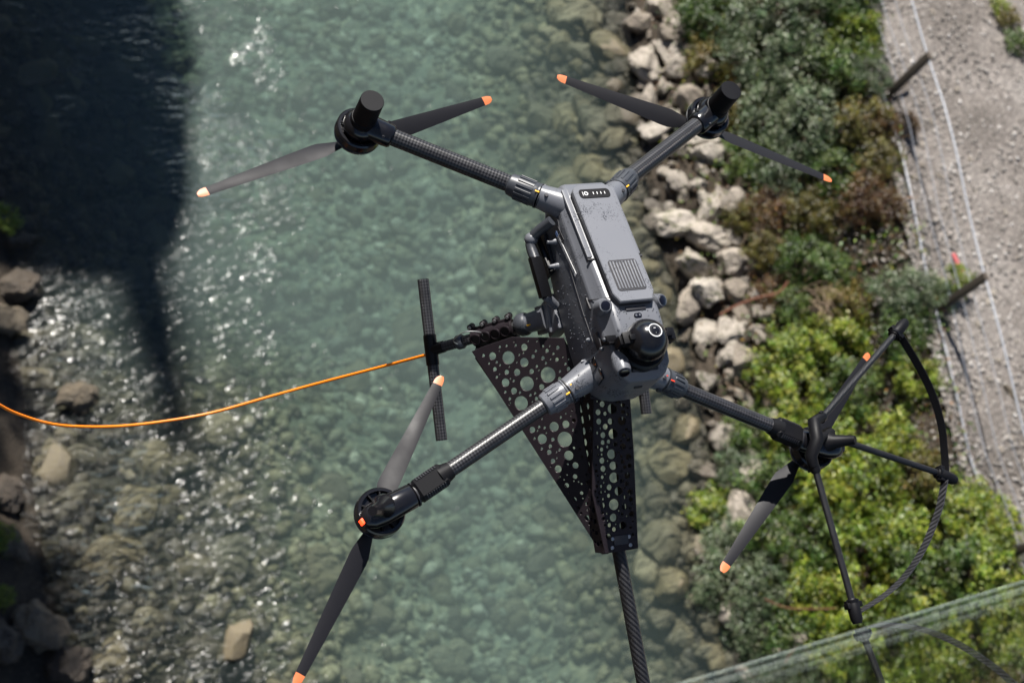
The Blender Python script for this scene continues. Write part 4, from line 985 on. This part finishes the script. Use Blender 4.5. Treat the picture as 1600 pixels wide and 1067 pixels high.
def fill(outline, hs, radii, tries, web=.0017, margin=.0035, seed=4):
    r_ = random.Random(seed); xs = [p[0] for p in outline]; ys = [p[1] for p in outline]; o = list(hs); n = len(outline)
    def edge(x, y):
        inside = False; dm = 9
        for i in range(n):
            (x0, y0), (x1, y1) = outline[i], outline[(i + 1) % n]
            if (y0 > y) != (y1 > y) and x < (x1 - x0) * (y - y0) / (y1 - y0) + x0: inside = not inside
            t = max(0, min(1, ((x - x0) * (x1 - x0) + (y - y0) * (y1 - y0)) / ((x1 - x0) ** 2 + (y1 - y0) ** 2 + 1e-12)))
            dm = min(dm, math.hypot(x - x0 - t * (x1 - x0), y - y0 - t * (y1 - y0)))
        return dm if inside else -1
    for q in radii:
        for _ in range(tries):
            x, y = r_.uniform(min(xs), max(xs)), r_.uniform(min(ys), max(ys))
            if edge(x, y) > q + margin and all(math.hypot(x - a_, y - b_) > q + c + web for a_, b_, c in o): o.append((x, y, q))
    return o
pl = plate('bracket_plate', *fl_, outl, fill(outl, holes(HL, fl_), (.0042, .003, .0021), 260), .0032, M['bracket'], D)
# mirrored right plate (mostly hidden)
fr_ = (mir(fl_[0], -1), V3((-fl_[1].x, fl_[1].y, fl_[1].z)), V3((-fl_[2].x, fl_[2].y, fl_[2].z)))
# folded front plate between nose and tip
H3 = [(320,262,27),(376,242,13),(311,327,17),(370,325,24),(325,392,27),(380,400,12),(337,446,13),(375,458,18),(272,437,14),(317,498,26),(367,510,9),(267,500,8),(326,558,23),(385,565,11),(330,620,28),(270,618,11),(306,670,17),(354,690,24),(263,665,10),(258,697,13),(303,714,12),(270,765,17),(330,760,30),(386,722,11),(268,803,11),(327,828,22),(372,810,9),(376,868,21),(274,835,12),(283,868,8),(331,889,14),(274,732,8)]
FA, FB, FT = V3((-.040, -.205, .128)), V3((.040, -.205, .128)), V3((0, -.478, .030))
ff = frame(FA, FB, FT)
of = [onpl(x, y, ff)[:2] for x, y in ((927, 619), (983, 615), (989, 700), (996, 856), (945, 864), (925, 770))]
HF = [(860 + x / 3.335, 560 + y / 3.335, r / 3.335) for x, y, r in H3]
plate('front_plate', *ff, of, [h_ for h_ in fill(of, holes(HF, ff), (.0062, .0046, .0034, .0024), 500) if (V3((*h_[:2], 0)) - V3((*[(of[3][k] + of[4][k]) / 2 for k in (0, 1)], 0))).length > .036], .003, M['bracket'], D)
def P_(u, v): return ff[0] + ff[1] * u + ff[2] * v
W_ = ff[1].cross(ff[2]); W_ = W_ if W_.z > 0 else -W_
for i0, i1, nm in ((1, 3, 'side_plate'), (0, 4, 'side_plate')):     # the folded side walls with rows of holes
    p0, p1 = P_(*of[i0]), P_(*of[i1]); d0, d1 = .085, .030
    U = (p1 - p0).normalized(); L_ = (p1 - p0).length; Vv = (W_ - U * W_.dot(U)).normalized(); 
    sgn = 1 if i0 == 1 else -1
    Vv = (-Vv + V3((1, 0, 0)) * .12 * sgn).normalized(); Vv = (Vv - U * Vv.dot(U)).normalized()
    hs = []; k = .018
    while k < L_ - .012:
        dd = d0 + (d1 - d0) * k / L_
        for f_, rr in ((.25, .0068), (.55, .0085), (.82, .006)): hs.append((k + (.004 if f_ == .55 else 0), dd * f_, rr * (1 - .45 * k / L_)))
        k += .021
    plate(nm, p0, U, Vv, [(0, .001), (L_, .001), (L_, d1), (0, d0)], hs, .0026, M['bracket'], D)
b = B(); pe = (P_(*of[3]) + P_(*of[4])) / 2; axd = (P_(*of[3]) - P_(*of[4])).normalized(); axf = (pe - (P_(*of[0]) + P_(*of[1])) / 2).normalized()
b.box(pe - axf * .014 - W_ * .012, (.0265, .014, .011), (axd, axf, W_), bev=.002); tipb = b.done('tip_block', M['black'], D)
b = B(); b.box(pe - axf * .020 + W_ * .0015, (.015, .0085, .0022), (axd, axf, W_), bev=.001); b.done('tip_window', M['ink'], tipb)
for u, v in ((-.019, .008), (.019, .008), (-.017, .024), (.017, .024)):
    c = pe + axd * u - axf * v; b = B(); b.lathe(c, c + W_ * .0035, [(0, .0036), (.0025, .0036), (.0035, .0026)], 12); b.done('bolt', M['steel'], tipb)
# collar under the nose where the bracket meets the body
b = B(); b.box(((P_(*of[0]) + P_(*of[1])) / 2) - W_ * .006 + V3((0, .010, 0)), (.045, .014, .012), (axd, axf, W_), bev=.004); b.done('bracket_flange', M['bracket'], D)
b = B()
for s in (-1, 1):
    b.tube([V3((s * .05, -.10, .125)), V3((s * .03, -.22, .08)), V3((s * .02, -.46, .0))], .006, 8)
    if s < 0: b.tube([PA + V3((0, 0, -.006)), V3((s * .02, -.46, -.006))], .004, 8)
b.done('bracket_struts', M['bracket'], D)
pe2 = V3((0, -.716, -.037)); pd = (pe2 - V3((0, -.470, .006))).normalized(); p0 = V3((0, -.455, .0085))
b = B(); b.lathe(p0, p0 + pd * 1.05, [(0, .0128), (1.05, .0128)], 28); b.done('probe_pole', M['twill'], D, 60)

# --- propeller guard on the front right arm
e = V3((.346, -.311, .109)); ax = (e - V3((.143, -.2215, .150))).normalized()
GH = at(1272, 690, z=.125); 
pk = [(1410, 508, .09), (1485, 748, .03), (1337, 962, .09)]
GP = [at(x, y, z=z) for x, y, z in pk]
ju = at(1270, 660, z=.128); jl = at(1271, 728, z=.118); jm = at(1296, 676, z=.085)
b = B(); b.tube([at(1283, 652, z=.125), ju + V3((0, 0, .004)), GH + V3((0, 0, .012)), at(1267, 712, z=.125), jl], .0125, 12, rv=[.0105, .0125, .0135, .0125, .0105])
b.tube([GH, jm], .012, 10); gh = b.done('guard_hub', M['matt'], D, 50)
ends = [at(1400, 520, z=.09), at(1470, 740, z=.03), at(1333, 945, z=.09)]
starts = [at(1281, 656, z=.125), at(1292, 680, z=.085), at(1272, 726, z=.118)]
for k in range(3):
    b = B(); L_ = (ends[k] - starts[k]).length; b.lathe(starts[k], ends[k], [(0, .0066), (L_, .0066)], 18); b.done('guard_strut', M['braid'], D, 60)
    dd = (ends[k] - starts[k]).normalized()
    b = B(); b.lathe(starts[k] + dd * .002, starts[k] + dd * .016, [(0, .0098), (.010, .0098), (.014, .0085)], 16)
    o_ = dd.orthogonal().normalized(); b.box(starts[k] + dd * .008 + o_ * .011, (.004, .004, .003), (dd, o_, dd.cross(o_)), bev=.001); b.done('cable_tie', M['black'], gh)
    c = GP[k]; b = B(); b.lathe(ends[k] - dd * .012, c + dd * .014, [(0, .0095), (.006, .0125), ((c - ends[k]).length + .018, .0115), ((c - ends[k]).length + .026, .0085)], 22)
    tn = dd.cross(V3((0, 0, 1))).normalized(); b.box(ends[k], (.006, .017, .008), (dd, tn, dd.cross(tn)), bev=.003); go = b.done('guard_tip', M['matt'], D, 40)
    b = B(); b.lathe(ends[k] - dd * .010, ends[k] - dd * .004, [(0, .0132), (.006, .0132)], 16); b.box(ends[k] - dd * .006 + tn * .012, (.004, .004, .004), (dd, tn, dd.cross(tn))); b.done('cable_tie', M['black'], go)
arcp = [(1406, 524, .090), (1433, 568, .082), (1455, 612, .07), (1470, 660, .055), (1475, 700, .04), (1477, 738, .03), (1473, 768, .032), (1465, 802, .04), (1443, 856, .055), (1414, 900, .07), (1380, 931, .083), (1342, 955, .09)]
ap = spline([at(x, y, z=z) for x, y, z in arcp], 6)
ctr = V3((.454, -.347, .06))
def hoop(pts, mat, name):
    b = B(); hh = .0082; tk = .0010; prev = None; L_ = 0
    for i, p in enumerate(pts):
        rad = V3((p.x - ctr.x, p.y - ctr.y, 0)).normalized()
        if i: L_ += (p - pts[i - 1]).length
        tl = V3((0, 0, 1)) * .92 + rad * .38
        ring = [b.bm.verts.new(p + tl * hh * v + rad * tk * u) for u, v in ((-1, -1), (1, -1), (1, 1), (-1, 1))]
        if prev:
            for j in range(4):
                f = b.bm.faces.new((prev[j], prev[(j + 1) % 4], ring[(j + 1) % 4], ring[j]))
                for lp, uvv in zip(f.loops, ((j * .013, l0), (j * .013 + .013, l0), (j * .013 + .013, L_), (j * .013, L_))): lp[b.uv].uv = uvv
        prev = ring; l0 = L_
    b.done(name, mat, D, 30)
hoop(ap[:32], M['matt'], 'guard_arc'); hoop(ap[31:], M['ribbon'], 'guard_arc')
# --- water beads on the upper faces
b = B(); r_ = random.Random(3)
def bead(p, n, r):
    m = Matrix.Translation(p) @ n.to_track_quat('Z', 'Y').to_matrix().to_4x4() @ Matrix.Diagonal((r, r, r * .5, 1))
    bmesh.ops.create_icosphere(b.bm, subdivisions=1, radius=1, matrix=m)
for i in range(230):
    u, v = r_.uniform(-.036, .036), r_.uniform(.02, Lc - .035)
    if .02 < v < .085 and abs(u) < .026: continue
    bead(cov(u, v, .0064), Nd, r_.choice((.0006, .0008, .0010, .0014)))
for i in range(200):
    y, z = r_.uniform(-.14, .13), r_.uniform(.16, .27); bead(V3((-.0625, y, z)), V3((-1, 0, .1)), r_.choice((.0006, .0008, .0011, .0016)))
for i in range(90):
    bead(V3((r_.uniform(-.046, .046), r_.uniform(-.155, -.09), .3168)), V3((0, 0, 1)), r_.choice((.0006, .0009, .0012)))
o = b.done('water_beads', M['drop'], D, 80); o['kind'] = 'stuff'

# ------------------------------------------------------------------ orange tether cable
cp = [(690, 549, -.098), (668, 554, -.12), (600, 572, -.24), (500, 598, -.35), (420, 620, -.41), (330, 645, -.45), (250, 659, -.46), (180, 666, -.45), (120, 666, -.42), (80, 662, -.39), (40, 651, -.35), (0, 633, -.30), (-60, 590, -.20), (-160, 480, 0)]
b = B(); b.tube(spline([at(x, y, z=z) for x, y, z in cp], 6), .0031, 10)
tag(b.done('tether_cable', M['orange'], None, 60), 'thin orange cable hanging in a slack curve from the left landing skid', 'cable')

# ------------------------------------------------------------------ glass pane of the railing, seen nearly edge on
g0, g1 = ray(1040, 1071).normalized(), ray(1640, 893).normalized()
# lower edge horizontal: both ends at the same height
zE = CAM.z - 1.43
E0 = CAM + g0 * ((zE - CAM.z) / g0.z); E1 = CAM + g1 * ((zE - CAM.z) / g1.z)
nG = (E1 - E0).cross(CAM - E0).normalized()
if nG.y < 0: nG = -nG                       # towards the drone
uG = (E1 - E0).normalized(); vG = nG.cross(uG).normalized()
if vG.z < 0: vG = -vG
pitch = .0187; vG = (vG - nG * pitch).normalized(); nG = uG.cross(vG); nG = nG if nG.y > 0 else -nG
a = N('railing_glass'); a.n.remove(a.p)
tr = a.add('ShaderNodeBsdfTransparent'); tr.inputs[0].default_value = (.96, .985, .97, 1)
gl = a.add('ShaderNodeBsdfGlossy'); gl.inputs['Roughness'].default_value = .012
fr = a.add('ShaderNodeFresnel'); gb = a.add('ShaderNodeNewGeometry'); a.link(a.math('SUBTRACT', 1.5, a.math('MULTIPLY', gb.outputs['Backfacing'], 1.5 - 1 / 1.5)), fr.inputs['IOR']); mx = a.add('ShaderNodeMixShader')
a.link(a.math('MULTIPLY', fr.outputs[0], .95), mx.inputs[0]); a.link(tr.outputs[0], mx.inputs[1]); a.link(gl.outputs[0], mx.inputs[2]); dd_ = a.add('ShaderNodeBsdfDiffuse'); dd_.inputs[0].default_value = (.8, .82, .82, 1); m3 = a.add('ShaderNodeMixShader')
ns = a.noise(6, 4); a.link(a.ramp(ns.outputs[0], [(.35, 0), (.8, .004)]).outputs[0], m3.inputs[0]); a.link(mx.outputs[0], m3.inputs[1]); a.link(dd_.outputs[0], m3.inputs[2]); a.link(m3.outputs[0], a.out.inputs[0]); M['glass'] = a.m
gp = thing('glass_railing', 'clear glass pane with a polished edge cutting across the lower right corner', 'glass pane', E0)
b = B(); q = [E0 - uG * 1.0, E1 + uG * .6]; Hh = 1.75
b.poly([q[0], q[1], q[1] + vG * Hh, q[0] + vG * Hh], -.006, nG); o = b.done('pane', M['glass'], gp); o.data.transform(Matrix.Translation(-E0))
b = B(); b.lathe(q[0] - vG * .004 - nG * .003, q[1] - vG * .004 - nG * .003, [(0, .0028), ((q[1] - q[0]).length, .0028)], 14); a = N('glass_edge'); a.p.inputs['Base Color'].default_value = (.62, .68, .66, 1); a.p.inputs['Roughness'].default_value = .12; a.p.inputs['IOR'].default_value = 1.45
o = b.done('polished_edge', a.m, gp, 60); o.data.transform(Matrix.Translation(-E0))
